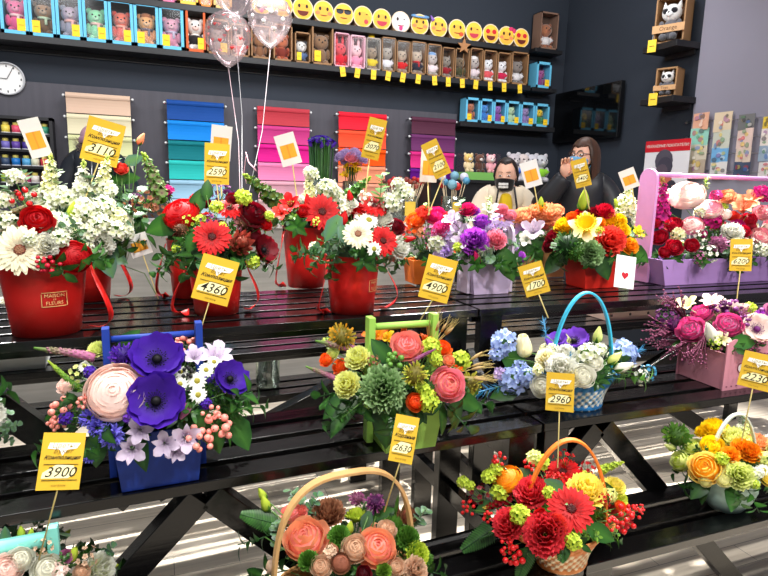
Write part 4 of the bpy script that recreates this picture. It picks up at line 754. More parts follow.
def toybox(name, label, group, xl, xr, z, yf, h, col, toy, window=True, d=.2, side=None, tagside=1, front=None, border=.12):
    """box with its front's lower edge between pixel columns xl and xr on the plane y = yf"""
    pyy = 100
    a = aty(xl, pyy, yf).x; b = aty(xr, pyy, yf).x
    for _ in range(3):                                        # the column leans with height: solve at the box's own height
        q = V((a, yf, z+h/2)); c_ = RC.transposed() @ (q-EYE); pyy = 288-F*c_.y/-c_.z; a = aty(xl, pyy, yf).x; b = aty(xr, pyy, yf).x
    w = b-a-.006; t = thing(name, label, 'toy box', ((a+b)/2, yf+d/2+.01, z+.001), 0, group); k = .006; m = MB()
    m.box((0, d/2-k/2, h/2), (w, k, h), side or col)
    for s in (-1, 1): m.box((s*(w/2-k/2), 0, h/2), (k, d, h), col)
    m.box((0,0,k/2), (w, d, k), col); m.box((0,0,h-k/2), (w, d, k), col); e = border*w
    for s in (-1, 1): m.box((s*(w/2-e/2), -d/2, h/2), (e, .004, h), front or col)
    m.box((0,-d/2, e*.6), (w, .004, e*1.2), front or col); m.box((0,-d/2, h-e*.6), (w, .004, e*1.2), front or col); m.build('carton', PAPER, t, smooth=False)
    toy(t, w, h, d)
    if window: g = MB(); g.box((0,-d/2+.003, h/2), (w-2*e, .001, h-2.4*e)); g.build('window', FILM, t, smooth=False, label='clear film window')
    if tagside: p = MB(); p.box((tagside*w*.24, -d/2-.004, h*.2), (w*.3, .002, h*.26), (246,204,40)); p.prism([(-w*.09,-h*.03),(w*.09,-h*.03),(w*.09,-h*.02),(-w*.09,-h*.02)], .0015, (150,110,30), M.Translation((tagside*w*.24, -d/2-.0055, h*.22))); p.build('price_sticker', PAPER, t, smooth=False)
    return t
G1 = 'light blue teddy boxes on the middle shelf'
BL = (104,190,226)
xs = (-1.5, 27.5, 55, 82, 108, 133.5, 159, 184)
for i, (c, f, sc, hat, nm, sd) in enumerate((((226,100,146),(234,120,160),(246,214,210),None,'pink teddy with a white scarf',1), ((120,92,70),(160,124,96),(190,210,180),(70,60,50),'brown teddy with a dark bow',-1), ((150,150,166),(176,156,172),(240,180,170),None,'grey lilac teddy with a pink scarf',1),
   ((130,206,160),(150,220,170),(240,190,180),None,'mint green teddy',1), ((226,96,84),(232,116,96),(240,170,150),None,'coral red teddy',1), ((232,160,110),(240,176,120),(120,110,120),(170,110,80),'peach teddy with a tan hat',-1), ((226,150,176),(232,166,186),(200,190,210),None,'rose pink teddy with a lilac scarf',-1))):
    toybox('teddy_gift_box', 'light blue window box with a '+nm, G1, xs[i], xs[i+1], zs2, yf2, .335, BL, lambda t, w, h, d, c=c, f=f, sc=sc, hat=hat: plush(t, h*.8, c, f, None, 'round', (0, .01, .02), mixs(f, 'white', .3), 'black', sc, hat), side=(110,84,84), tagside=sd)
zx = toybox('plush_calf_box', 'open orange box with a black and white plush calf', None, 185.5, 206, zs2, yf2, .34, (206,90,40), lambda t, w, h, d: plush(t, h*.82, (232,228,222), (236,232,226), (40,38,40), 'round', (0,-.01,.02), (240,200,190)), window=False, side=(200,196,190), tagside=1)
KR = (150,112,76)
def kr(xl, xr, h, label, *a, win=False, tg=0, **k):
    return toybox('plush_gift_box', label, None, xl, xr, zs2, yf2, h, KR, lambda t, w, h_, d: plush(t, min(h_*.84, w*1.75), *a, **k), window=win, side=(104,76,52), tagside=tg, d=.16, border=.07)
kr(206.5, 230, .28, 'kraft box with a grey plush bear behind the heart balloon', (150,140,136), (170,160,150), None, tg=1)
kr(230.5, 250, .26, 'kraft box with a cream plush bunny between two balloons', (226,210,190), (236,222,204), (220,120,120), 'long')
kr(251, 271, .27, 'kraft box with a brown plush puppy below the clear balloon', (130,90,64), (150,106,76), None)
kr(273.5, 293, .3, 'kraft box with a rust coloured plush fox', (170,84,56), (190,110,80), (120,50,40))
kr(295, 311, .255, 'small kraft box with a black and white plush raccoon', (60,58,62), (226,224,220), (90,110,150), tg=-1)
kr(312, 334, .35, 'tall kraft box with a brown plush bear', (128,98,74), (140,108,82), None, tg=-1)
def doll(xl, xr, h, label, box, *a, **k):
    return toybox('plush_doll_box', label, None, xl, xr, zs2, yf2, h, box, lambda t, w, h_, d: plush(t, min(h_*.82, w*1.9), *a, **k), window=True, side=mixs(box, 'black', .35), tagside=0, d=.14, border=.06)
DOLLS = [(334.5,350,.29,'clear pink box with a red bunny doll',(224,170,184),(206,30,44),(232,90,100),(214,28,48),'long'), (350.5,366,.285,'clear pink box with a pale pink bunny doll',(232,186,200),(240,170,190),(246,206,212),(238,150,180),'long'), (366.5,381.5,.28,'clear grey box with a doll in yellow under a gold crown',(170,160,150),(150,130,110),(160,140,120),(232,206,60),'cat'),
 (382,396.5,.3,'kraft box with a kitten doll in a white coat with blue stripes',KR,(150,140,130),(176,166,156),(232,230,236),'cat'), (397,411,.285,'kraft box with a kitten doll in a scarlet shirt',KR,(160,140,124),(190,170,150),(214,30,34),'cat'), (411.5,427,.295,'kraft box with a kitten doll in a navy jacket and red scarf',KR,(150,130,118),(200,180,160),(40,40,56),'cat'),
 (427.5,442,.29,'kraft box with a kitten doll in a white dress and blue cap',KR,(170,160,150),(200,190,186),(240,222,226),'cat'), (442.5,455,.275,'kraft box with a kitten doll in a maroon jumper',KR,(130,120,112),(150,140,130),(150,30,40),'cat'), (455.5,470,.28,'kraft box with a dark striped kitten below a wooden star',KR,(90,80,60),(120,104,84),(70,70,44),'cat'),
 (470.5,483.5,.3,'kraft box with a kitten doll in a pale chef hat and apron',KR,(150,140,136),(190,180,176),(232,214,220),'cat'), (484,497.5,.295,'kraft box with a white bunny doll in a coral flowered dress',KR,(230,228,230),(240,240,244),(226,90,96),'round'), (498,511.5,.29,'kraft box with a white bunny doll in a raspberry dress',KR,(230,228,230),(240,240,244),(206,36,80),'round'), (512,529,.315,'kraft box with a grey bear doll in a white jumper, last on the middle shelf',KR,(120,112,108),(140,130,124),(226,222,224),'round')]
for i, (xl, xr, h, lb, bx, c, f, cl, er) in enumerate(DOLLS):
    o = doll(xl, xr, h, lb, bx, c, f, cl, er, scarf=(200,40,50) if 'scarf' in lb else None, hat=(130,170,220) if 'blue cap' in lb else ((240,236,236) if 'chef' in lb else None))
    if 'crown' in lb: m = MB(); m.lathe([(.03,0),(.034,.04),(.03,.03)], 8, (240,200,40)); m.build('crown', SATIN, o, M.Translation((0,0,h)), label='small gold crown')
    if 'star' in lb:
        st = []
        for k in range(10): a = PI/2+PI*k/5; r = .075 if k % 2 == 0 else .032; st.append((r*math.cos(a), r*math.sin(a)))
        m = MB(); m.prism(st, .012, (170,120,80)); m.tube([(0,0,.07), (0,0,.13)], .004, 6, (150,110,70)); p = o.location
        s = thing('star_ornament', 'wooden star ornament standing before the dark striped kitten box', 'ornament', (p.x, yf2-.01, zs2-.0)); m.build('star', MATTE, s, M.Translation((0, 0, h+.02)), smooth=False); q = MB(); q.tube([(0,0,0), (0,0,h-.05)], .003, 6, (150,110,70)); q.build('stick', MATTE, s)
    t = thing('shelf_price_tag', 'small yellow price slip hanging on the shelf edge below the '+lb.split(' with ')[0].replace('clear ','')+' with'+lb.split(' with')[1].replace(', last on the middle shelf',''), 'price tag', (o.location.x, yf2-.004, zs2), 0, 'price slips along the middle shelf')
    t['label'] = ' '.join(t['label'].replace('hanging on the shelf edge ', '').split()[:16])
    m = MB(); m.box((0, 0, -.045), (.05, .0015, .085), (246,206,50)); m.prism([(-.015,-.06),(.015,-.06),(.015,-.055),(-.015,-.055)], .002, (150,110,30), M.Translation((0,-.001,0))); m.build('slip', PAPER, t, M.Rotation(R_.uniform(-.15,.15), 4, 'Y'), smooth=False)
    m = MB(); m.tube([(0,0,0), (0,-.003,-.012)], .003, 5, (200,200,200)); m.build('clip', SATIN, t)
# six small boxes, the corner boxes
xs = (466, 480.5, 494, 507, 521, 535.5, 550)
for i, (c, f, nm) in enumerate((((170,100,70),(190,120,90),'brown'), ((60,130,210),(80,150,225),'blue'), ((140,80,170),(160,110,190),'purple'), ((190,220,180),(200,230,190),'pale green'), ((150,130,190),(170,150,200),'lavender'), ((40,140,90),(250,210,60),'yellow and green'))):
    toybox('small_teddy_box', 'small light blue window box with a '+nm+' teddy on the short shelf', 'small teddy boxes on the short shelf', xs[i], xs[i+1], zs3, yf3, .235, BL, lambda t, w, h, d, c=c, f=f: plush(t, h*.8, c, f, None, 'round', (0,.0,.015)), side=(90,80,90), tagside=1 if i else -1, d=.13)
toybox('small_teddy_box', 'light blue window box with a purple teddy alone on the corner shelf', None, 537, 552, zs4, yf4, .26, BL, lambda t, w, h, d: plush(t, h*.8, (140,70,130), (170,90,150)), side=(90,70,110), d=.15)
toybox('plush_doll_box', 'brown window box with a doll bear in a white top, highest in the corner', None, 541, 559, zs5, yf5, .36, (130,100,84), lambda t, w, h, d: plush(t, h*.8, (150,90,60), (170,110,80), (232,226,226)), side=(90,70,60), tagside=0, d=.15, border=.06)
# smiley boxes: thick round faces with a kraft box behind
EM = [(262,3.5,'tongue'), (283,6.5,'smile'), (303.7,9,'grin'), (324.5,11.5,'blush'), (344.6,14,'cool'), (364,16.5,'kiss'), (383,18.7,'laugh'), (402,21,'ghost'), (421,23.7,'halo'), (440,26.3,'party'), (458.5,28.7,'smirk'), (475.5,30.7,'wink'), (492.4,33,'devil'), (508,35.3,'bow'), (523,37.3,'hearts')]
EN = dict(tongue='sticking out its tongue', smile='softly smiling', grin='with a wide grin', blush='with rosy cheeks', cool='in dark sunglasses', kiss='blowing a kiss', laugh='laughing with an open mouth', ghost='in white, winking', halo='with a blue halo', party='with a purple party horn', smirk='smirking', wink='winking with a pink grin', devil='with red eyes and open mouth', bow='with a pink bow', hearts='with heart shaped eyes')
def disc(m, x, z, rx, rz, col, y=0, n=12, a0=0, a1=2*PI):
    po = [(x+rx*math.cos(a0+(a1-a0)*i/n), z+rz*math.sin(a0+(a1-a0)*i/n)) for i in range(n+(a1-a0 < 6))]
    m.prism(po, .004, col, M.Translation((0, y, 0)))
for x, y, k in EM:
    p = aty(x, y, yf1+.02); r = .094; z = zs1+r+.002; t = thing('smiley_gift_box', 'round yellow smiley face box '+EN[k]+' on the upper shelf', 'gift box', (p.x, yf1+.05, zs1+.001), 0, 'round smiley boxes on the upper shelf')
    m = MB(); m.box((.0, .07, r*.8), (r*1.5, .1, r*1.6), (150,116,84)); m.build('carton', PAPER, t, smooth=False)
    m = MB(); disc(m, 0, r, r, r, (236,214,186), 0, 28); disc(m, 0, r, r*.9, r*.9, (250,206,70) if k != 'ghost' else (240,236,238), -.002, 28); Y = -.0055; E = (60,40,30)
    if k != 'ghost': disc(m, 0, r*.84, r*.74, r*.62, (248,184,70), -.0032, 24)
    if k in ('blush','halo','smile','bow','party'): [disc(m, s*.055, r-.015, .022, .016, (246,140,90), Y) for s in (-1, 1)]
    if k == 'cool': [disc(m, s*.036, r+.02, .034, .022, (60,62,70), Y) for s in (-1, 1)]; m.prism([(-.07,r+.03),(.07,r+.03),(.07,r+.038),(-.07,r+.038)], .004, (60,62,70), M.Translation((0,Y,0)))
    elif k in ('hearts', 'devil'): [disc(m, s*.036, r+.022, .024, .022, (214,40,50), Y) for s in (-1, 1)]
    else: [disc(m, s*.034, r+.022, .011, .016 if not (k in ('wink','ghost','kiss') and s > 0) else .004, E, Y) for s in (-1, 1)]
    if k in ('grin','laugh','wink','devil','hearts','tongue'): disc(m, 0, r-.018, .05, .042, (200,60,80) if k in ('laugh','wink') else (110,40,30), Y, 12, PI, 2*PI)
    elif k == 'kiss': disc(m, .03, r-.04, .02, .02, (220,70,80), Y)
    else: disc(m, 0, r-.03, .034, .01, (150,70,40), Y, 12, PI, 2*PI)
    if k in ('tongue','ghost'): disc(m, 0, r-.055, .018, .022, (226,70,130), Y-.003)
    if k in ('smirk',): disc(m, .045, r-.04, .026, .02, (226,90,50), Y)
    m.build('face_disc', PAPER, t, smooth=False)
    if k == 'halo': q = MB(); q.tube([(.085*math.cos(a), .02*math.sin(a)-.01, r*1.75+.012*math.sin(a)) for a in [i*PI/10 for i in range(21)]], .009, 6, (110,160,210)); q.build('halo', SATIN, t)
    if k == 'bow': q = MB(); q.ball((.05,-.006,r*1.75), (.03,.008,.02), (224,60,110), 8, 5); q.ball((.085,-.006,r*1.6), (.022,.008,.024), (224,60,110), 8, 5); q.build('bow', CLOTH, t)
    if k == 'party': q = MB(); q.tube([(-.06,-.006,r*1.5), (-.09,-.006,r*2)], [.02,.004], 8, (150,110,200)); q.build('party_hat', SATIN, t)
for xl, xr, c, nm in ((160,176,(232,120,160),'pink'), (177,198,(244,200,80),'yellow'), (199,212,(240,140,60),'orange'), (213,232,(226,190,120),'tan')):
    toybox('plush_gift_box', nm+' toy carton standing on the upper shelf before the smiley boxes begin', 'toy cartons at the near end of the upper shelf', xl, xr, zs1, yf1, .3, c, lambda t, w, h, d, c=c: plush(t, h*.75, mixs(c,'white',.3), mixs(c,'white',.45)), tagside=0, d=.16); 
# wrapping sheets on rods
COLS = [('cream column', 65.5, 130, 93, 21.2, [((216,184,160),'dusty tan'), ((232,222,186),'cream'), ((222,224,168),'pale lime'), ((226,226,196),'ivory'), ((206,196,170),'sand')]),
 ('blue column', 166.5, 223.5, 100.5, 20.3, [((24,74,150),'deep blue'), ((18,134,226),'azure'), ((16,124,132),'teal'), ((48,200,192),'turquoise'), ((166,210,236),'pale blue'), ((190,220,240),'ice blue')]),
 ('pink column', 257, 309, 107, 18.9, [((190,60,72),'brick red'), ((206,62,134),'raspberry'), ((226,28,142),'hot magenta'), ((250,140,188),'candy pink'), ((244,180,196),'pale pink'), ((240,200,200),'shell pink')]),
 ('orange column', 338.5, 386, 112.5, 18.1, [((236,32,54),'scarlet'), ((252,84,52),'vermilion'), ((252,86,8),'orange'), ((252,156,120),'salmon'), ((250,170,140),'peach')]),
 ('purple column', 411.5, 455, 117.5, 17.4, [((88,44,64),'burgundy'), ((112,52,104),'plum'), ((226,48,134),'fuchsia'), ((104,20,140),'violet'), ((172,132,192),'lilac'), ((150,110,180),'lavender')])]
SHEET = mat('wrapping_sheet', .7, .2)
for cn, xl, xr, y0, dy, cols in COLS:
    yy = WY-.12; a = aty(xl, y0, yy); b = aty(xr, y0+ (xr-xl)*.09, yy); w = b.x-a.x; z0 = (a.z+aty(xr, y0+(xr-xl)*.095, yy).z)/2; dz = a.z-aty(xl, y0+dy, yy).z
    for i, (c, nm) in enumerate(cols):
        t = thing('wrapping_sheet_roll', nm+' wrapping sheet hanging on its rod, '+('top' if i == 0 else ('second' if i == 1 else ('third' if i == 2 else ('fourth' if i == 3 else ('fifth' if i == 4 else 'lowest')))))+' in the '+cn, 'wrapping sheet', ((a.x+b.x)/2, yy, z0-i*dz), 0, 'wrapping sheets in the '+cn)
        m = MB(); p = [(0, -.012, .006)]+[(0, -.02+.012*math.sin(q/6*PI), -.01-q/6*(dz-.03)) for q in range(7)]
        m.strip([(0, y-.003*(i % 2), z) for _, y, z in p], (1,0,0), w, .002, c); m.tube([(-w/2,0,-.01), (w/2,0,-.01)], .026, 14, c); m.build('sheet', SHEET, t, smooth=False)
        m = MB(); m.tube([(-w/2-.016,0,-.01), (w/2+.016,0,-.01)], .008, 8, (220,220,220)); m.build('rod', METAL, t)
        for s in (-1, 1): m = MB(); m.ball((s*(w/2+.018),0,-.01), .011, (236,236,236), 8, 6); m.tube([(s*(w/2+.014),0,-.01), (s*(w/2+.014),.12,-.01)], .005, 6, (60,60,64)); m.build('end_cap', SATIN, t)
# clock
p = aty(7.5, 79, WY-.02); t = thing('wall_clock', 'round white wall clock with a silver rim', 'clock', p); rr = .124
m = MB(); m.lathe([(rr*.93,.0),(rr,.0),(rr*1.02,.02),(rr*.98,.034),(rr*.92,.03),(rr*.92,.01)], 40, (190,190,194), M.Rotation(PI/2, 4, 'X')); m.build('rim', SATIN, t)
m = MB(); m.lathe([(.001,.012),(rr*.93,.012)], 40, (240,238,236), M.Rotation(PI/2, 4, 'X'))
for i in range(12): a = i*PI/6; m.box((rr*.78*math.sin(a), -.0135, rr*.78*math.cos(a)), (.008,.001,.016), (40,40,40), None)
m.build('dial', PAPER, t, smooth=False)
for nm, ang, L, w in (('hour_hand', 272, .07, .008), ('minute_hand', 28, .1, .006)):
    a = math.radians(ang); m = MB(); m.beam((0,-.018,0), (L*math.sin(a),-.018,L*math.cos(a)), w, .002, (20,20,20), (0,1,0)); m.build(nm, MATTE, t, smooth=False)
# spool rack
yy = WY-.14; q0 = aty(-8, 114, yy); q1 = aty(52, 118, yy); zt = q1.z; zbm = aty(51, 200, yy).z; w = q1.x-q0.x+.5
t = thing('spool_rack', 'black framed wall rack holding rows of ribbon spools', 'rack', (q1.x-w/2, WY-.08, (zt+zbm)/2)); hh = zt-zbm
for s in (-1, 1): m = MB(); m.box((s*(w/2-.012),0,0), (.024,.14,hh), (32,32,36)); m.build('side_panel', SATIN, t, smooth=False)
m = MB(); m.box((0,0,hh/2-.012), (w,.14,.024), (32,32,36)); m.build('top_panel', SATIN, t, smooth=False)
m = MB(); m.box((0,.065,0), (w-.02,.008,hh-.01), (62,70,84)); m.build('back_panel', SATIN, t, smooth=False)
rows = (133.5, 149.5, 166, 183)
SPC = [[((236,214,90),'yellow and white'), ((226,80,110),'pink and red'), ((236,180,60),'amber'), ((236,150,150),'rose'), ((60,150,120),'green')], [((120,110,190),'blue violet'), ((100,70,160),'purple'), ((70,50,140),'indigo'), ((60,60,150),'navy'), ((90,180,120),'mint green')], [((60,80,110),'slate'), ((30,120,200),'blue'), ((90,170,220),'sky blue'), ((220,220,190),'cream'), ((220,60,80),'red')], [((170,200,60),'lime'), ((230,120,60),'orange'), ((200,60,120),'magenta'), ((240,230,220),'white'), ((120,80,60),'brown')]]
SX = (4, 14.5, 25, 34, 43.5)
for j, yr in enumerate(rows):
    zz = aty(30, yr, yy).z; m = MB(); m.box((0,0,zz-.012-(zt+zbm)/2), (w-.03,.13,.016), (32,32,36)); m.build('rack_shelf', SATIN, t, smooth=False)
    for i, (c, nm) in enumerate(SPC[j]):
        p = aty(SX[i], yr-6, yy); s = thing('ribbon_spool', nm+' ribbon spool on the '+('top', 'second', 'third', 'lowest')[j]+' level of the black rack', 'ribbon spool', (p.x, WY-.09, zz+.001), 0, 'ribbon spools in the black rack')
        m = MB(); m.lathe([(.001,0),(.03,0),(.03,.058),(.001,.058)], 16, c); m.build('ribbon', SATIN, s); m = MB(); m.lathe([(.012,.058),(.022,.059),(.022,.082),(.012,.083)], 12, (226,210,110)); m.build('core', PAPER, s); m = MB(); m.lathe([(.001,.0),(.034,-.002),(.034,.004),(.03,.005)], 16, (220,220,224)); m.build('flange', PAPER, s)
# ------------------------------------------------------------------ balloons
knot = atd(243, 205, 3.0)
for x, y, d, lb, deco in ((228, 38, 46, 'clear balloon printed with red hearts', 'hearts'), (270, 20, 44, 'clear balloon with white dots, beside the heart balloon', 'dots'), (234, -6, 40, 'clear balloon with pink lettering, highest of the three', 'pink')):
    dp = 3.0 if deco != 'pink' else 3.15; p = atd(x, y, dp); r = d/2*dp/F; t = thing('balloon', lb, 'balloon', p, 0, 'clear balloons on ribbons')
    m = MB(); pr = [(.03,-1.32),(.06,-1.3),(.02,-1.25),(.25,-1.1),(.55,-.85),(.8,-.5),(.95,-.15),(1,.15),(.95,.45),(.8,.75),(.55,.95),(.28,1.06),(.001,1.1)]; m.lathe([(a*r, b*r) for a, b in pr], 32, 'white'); m.cur = 1
    if deco in ('hearts', 'dots'):
        cnt = 34
        for k, f in enumerate(fib(cnt, -.75)):
            T = frame(V((f.x*r*1.004, f.y*r*1.004, f.z*r*.98+.06*r)), V((0,0,1)).cross(f) if abs(f.z) < .98 else V((1,0,0)), V((0,0,1))-f*f.z+V((0,0,1e-3)))
            if deco == 'hearts': m.prism([(.0042*r/.14*1.0*16*math.sin(a)**3*.19, .0042*r/.14*.19*(13*math.cos(a)-5*math.cos(2*a)-2*math.cos(3*a))) for a in [2*PI*i/14 for i in range(14)]], .0006, (224,50,50) if k % 3 else (244,150,150), T)
            else: m.prism([(.011*math.cos(a), .011*math.sin(a)) for a in [2*PI*i/10 for i in range(10)]], .0006, (240,240,240), T)
    else:
        m.text('LOVE', .07, (206,60,150), M.Translation((0,-r*.96,.1*r)), 0, .004); 
    m.build('balloon_skin', (BALLOON, PAPER), t)
    k = knot-p+V((.02*(x-243)/30, .02*(y/30), 0)); m = MB(); c = (232,206,214) if deco == 'hearts' else (226,226,230); b = V((0,0,-1.3*r)); m.tube([b, b.lerp(k, .5)+V((.02,0,-.02)), k, k+V((.004,0,-.22))], .0017, 5, c); m.build('ribbon', SATIN, t)
wt = thing('ribbon_bow', 'pink curled ribbon bow tying the balloon strings', 'ribbon', atd(246, 152, 3.0)); m = MB()
m.strip([(0,0,0),(.01,-.01,-.05),(.05,-.01,-.09),(.02,.01,-.06),(0,0,-.02),(-.01,.01,-.1),(.0,0,-.16)], (.4,1,0), .016, .001, (246,190,204)); m.build('loops', SATIN, wt)
# ------------------------------------------------------------------ right side wall: TV, raccoon shelves, notice, postcards
def onwall(x, y): return atx(x, y, WX)
a = atx(560, 92, WX-.07); b = atx(623, 80, WX-.07); c = atx(622, 137, WX-.07); wy = abs(a.y-b.y)+.12; hz = b.z-c.z
t = thing('television', 'flat black television hung on the dark side wall', 'television', (WX-.06, (a.y+b.y)/2+.06, (b.z+c.z)/2))
m = MB(); m.box((0,0,0), (.05, wy, hz), (10,10,12)); m.build('housing', GLOSS, t, smooth=False, bevel=.004); m = MB(); m.box((-.0265,0,.004), (.003, wy-.03, hz-.035), (9,10,12)); m.build('screen', mat('tv_glass', .06, .5, color=(8,9,11)), t, smooth=False); m = MB(); m.box((.045,0,0), (.06,.3,.3), (20,20,20)); m.build('wall_mount', MATTE, t, smooth=False)
for (xa, ya), (xb, yb_), lb, bh, bw in (((667, 56), (700, 51.5), 'the larger raccoon box', .36, .24), ((664, 108.5), (696, 104.5), 'the smaller raccoon box', .235, .17)):
    pa, pb = onwall(xa, ya), onwall(xb, yb_); z = (pa.z+pb.z)/2+.055; L = abs(pa.y-pb.y)*1.05; yc = (pa.y+pb.y)/2; dd = .26
    t = thing('corner_shelf', 'small dark wall shelf under '+lb, 'shelf', (WX-dd/2-.012, yc, z)); m = MB(); m.box((0,0,-.025), (dd-.004, L, .05)); m.build('board', SH, t, smooth=False, bevel=.003); m = MB(); m.box((dd/2-.02,0,-.07), (.02, L-.06, .04)); m.build('wall_cleat', SH, t, smooth=False)
    t = thing('raccoon_toy_box', ('large kraft box with a raccoon plush on the higher' if bh > .3 else 'small kraft box with a raccoon plush on the lower')+' side wall shelf', 'toy box', (WX-dd/2-.03, yc-.02, z+.001), -PI/2+.42)
    d = .17; m = MB(); k = .012
    for s in (-1, 1): m.box((s*(bw/2-k/2),0,bh/2), (k, d, bh), (164,124,84))
    m.box((0,d/2-k/2,bh/2), (bw,k,bh), (120,88,58)); m.box((0,0,k/2), (bw,d,k), (164,124,84)); m.box((0,0,bh-k/2), (bw,d,k), (164,124,84)); m.build('carton', PAPER, t, smooth=False)
    o = plush(t, bh*.88, (96,96,102), (232,230,228), None, 'cat', (0,-.05,.02), (240,240,240)); q = MB(); s_ = bh*.88
    for s in (-1, 1): q.ball((s*.1*s_,-.17*s_,.7*s_), (.09*s_,.06*s_,.075*s_), (34,32,38), 8, 6)
    q.build('eye_mask', PLUSH, o, label='dark eye patches'); m = MB(); m.box((0,-d/2-.02,bh*.3), (bw*1.06,.008,bh*.17), (206,160,112)); m.build('name_board', WOODP, t, smooth=False); m = MB(); m.text('Orange' if bh > .3 else 'Toys', bh*.13, (90,60,40), M.Translation((0,-d/2-.025,bh*.3)), 0, .003); m.build('lettering', PAPER, t, smooth=False, label='dark lettering')
    m = MB(); m.box((-bw*.5,-d/2-.016,-.015), (.07,.002,.1), (246,208,60)); m.tube([(-bw*.5,-d/2-.01,.1), (-bw*.5,-d/2-.014,.03)], .002, 4, (220,220,220)); m.prism([(-.02,-.01),(.02,-.01),(.02,-.003),(-.02,-.003)], .002, (140,100,30), M.Translation((-bw*.5,-d/2-.0175,-.01))); m.build('price_slip', PAPER, t, smooth=False)
# notice
pa, pb, pc = atx(645, 142, WX-.12), atx(690, 137.5, WX-.12), atx(642, 190, WX-.12); wy = abs(pa.y-pb.y); hz = pa.z-pc.z+.06
t = thing('notice_board', 'white notice with a red header band on the dark side wall', 'notice', (WX-.1, (pa.y+pb.y)/2, (pa.z+pb.z)/2-hz/2), -PI/2); m = MB(); m.box((0,0,0), (wy,.006,hz), (232,230,234)); m.box((0,.05,0), (wy*.5,.1,hz*.3), (60,60,64)); m.build('board', PAPER, t, smooth=False)
m = MB(); m.box((0,-.0045,hz/2-hz*.1), (wy,.003,hz*.2), (206,30,44)); m.build('header_band', PAPER, t, smooth=False); m = MB(); m.text('УВАЖАЕМЫЕ ПОКУПАТЕЛИ!', wy*.068, 'white', M.Translation((0,-.0065,hz/2-hz*.1)), 0, .008); m.build('lettering', PAPER, t, smooth=False, label='white header lettering')
m = MB()
for x_i, (x, z, r, c) in enumerate(((-.02,.07,.1,(84,80,92)), (.0,.02,.085,(70,66,80)), (-.03,-.03,.07,(92,80,92)), (-.1,-.09,.04,(190,60,56)), (-.03,-.085,.05,(196,70,60)), (.05,-.09,.045,(206,110,90)), (.1,-.15,.05,(60,56,68)), (-.17,-.1,.04,(196,206,150)))): disc(m, x*wy/.5, z*hz/.5, r*wy/.5, r*hz/.5, c, -.006-.0016*x_i)
m.build('printed_picture', PAPER, t, smooth=False, label='dark and red printed bouquet')
# postcards on wires
CD = [(692,709,((114,128,(236,180,150),'orange blossom'), (129,144,(150,206,190),'green leaves'), (145,159,(210,200,180),'dark red roses'), (160,178,(186,170,150),'a white oval'))), (714,731,((113,130,(226,206,176),'a tan wreath'), (131,147,(206,210,196),'blue and ochre flowers'), (148,161,(120,180,226),'blue flowers'), (162,178,(226,224,222),'a small dark animal'))),
 (738,754,((115,128,(120,120,120),'a dark bouquet'), (129,147,(232,206,196),'pink sprigs'), (148,161,(226,206,190),'beige flowers'), (162,177,(70,84,110),'navy with a pale ring'))), (762,778,((117,128,(236,206,80),'a yellow flower'), (129,145,(236,226,220),'faint rose print'), (146,160,(150,170,190),'misty blue print'), (162,177,(226,222,222),'plain lettering')))]
for ci, (xa, xb, cards) in enumerate(CD):
    for j, (ya, yb_, c, nm) in enumerate(cards):
        ya -= 0; pa = atx(xa-j*1.6, ya, WX-.05); pb = atx(xb-j*1.6, yb_+1, WX-.05); w = abs(pa.y-pb.y); h = pa.z-pb.z
        t = thing('postcard', 'postcard with '+nm+', '+('top', 'second', 'third', 'lowest')[j]+' in the '+('column nearest the notice', 'second column from the notice', 'third column from the notice', 'column farthest from the notice')[ci], 'postcard', (WX-.045, (pa.y+pb.y)/2, (pa.z+pb.z)/2), -PI/2+R_.uniform(-.12,.12), 'postcards clipped on the wall wires')
        w *= .88; m = MB(); m.box((0,0,0), (w,.004,h), c); R2 = random.Random(ci*9+j); pal = [(196,60,70),(90,140,90),(70,110,190),(236,200,80),(240,236,230),(150,90,150),(60,56,60)]
        for k in range(7): disc(m, R2.uniform(-.3,.3)*w, R2.uniform(-.35,.35)*h, w*R2.uniform(.06,.16), w*R2.uniform(.06,.16), mixs(pal[R2.randrange(7)], c, .5), -.003-.0012*k, 9)
        m.build('card', PAPER, t, smooth=False)
for j, y in enumerate((122, 138, 153, 170)):
    pa = atx(690, y, WX-.03); m = MB(); m.tube([(WX-.03, pa.y+.05, pa.z), (WX-.04, pa.y-.7, pa.z-.03), (WX-.03, pa.y-1.5, pa.z)], .003, 5, (210,210,214)); t = thing('card_wire', ('top', 'second', 'third', 'lowest')[j]+' thin wire holding postcards on the pale wall', 'wire', (0,0,0), 0, 'wires for the postcards'); m.build('wire', METAL, t); m = MB(); m.ball((WX-.012, pa.y+.05, pa.z), .014, (200,200,200), 6, 4); m.tube([(WX, pa.y+.05, pa.z), (WX-.03, pa.y+.05, pa.z)], .004, 5, (200,200,200)); m.build('wall_hook', METAL, t)
# ------------------------------------------------------------------ things on the counters behind
cz = aty(478, 180, 4.9).z; ck = aty(500, 180, 4.9); t = thing('back_counter', 'black back counter along the wall behind the seated woman', 'counter', (ck.x+.2, 5.1, 0)); m = MB(); m.box((0,0,cz/2-.015), (1.9,.5,cz-.03)); m.build('cabinet', SH, t, smooth=False); m = MB(); m.box((0,-.01,cz-.015), (1.94,.54,.03)); m.build('worktop', SH, t, smooth=False, bevel=.003)
p = aty(479, 180, 4.95); t = thing('toy_tray', 'green grass tray of small plush toys in clear film on the black counter', 'toy tray', (p.x, 4.98, cz+.001)); m = MB(); m.box((0,0,.035), (.36,.2,.07), (120,180,90)); m.build('tray', CLOTH, t, smooth=False)
for x, c, f in ((-.12,(236,214,170),(240,200,120)), (0,(90,56,44),(110,70,56)), (.12,(240,170,180),(246,200,200))): plush(t, .19, c, f, None, 'round', (x, -.02, .07), (246,240,236))
m = MB(); m.box((0,0,.16), (.36,.2,.18)); m.build('film_cover', FILM, t, smooth=False)
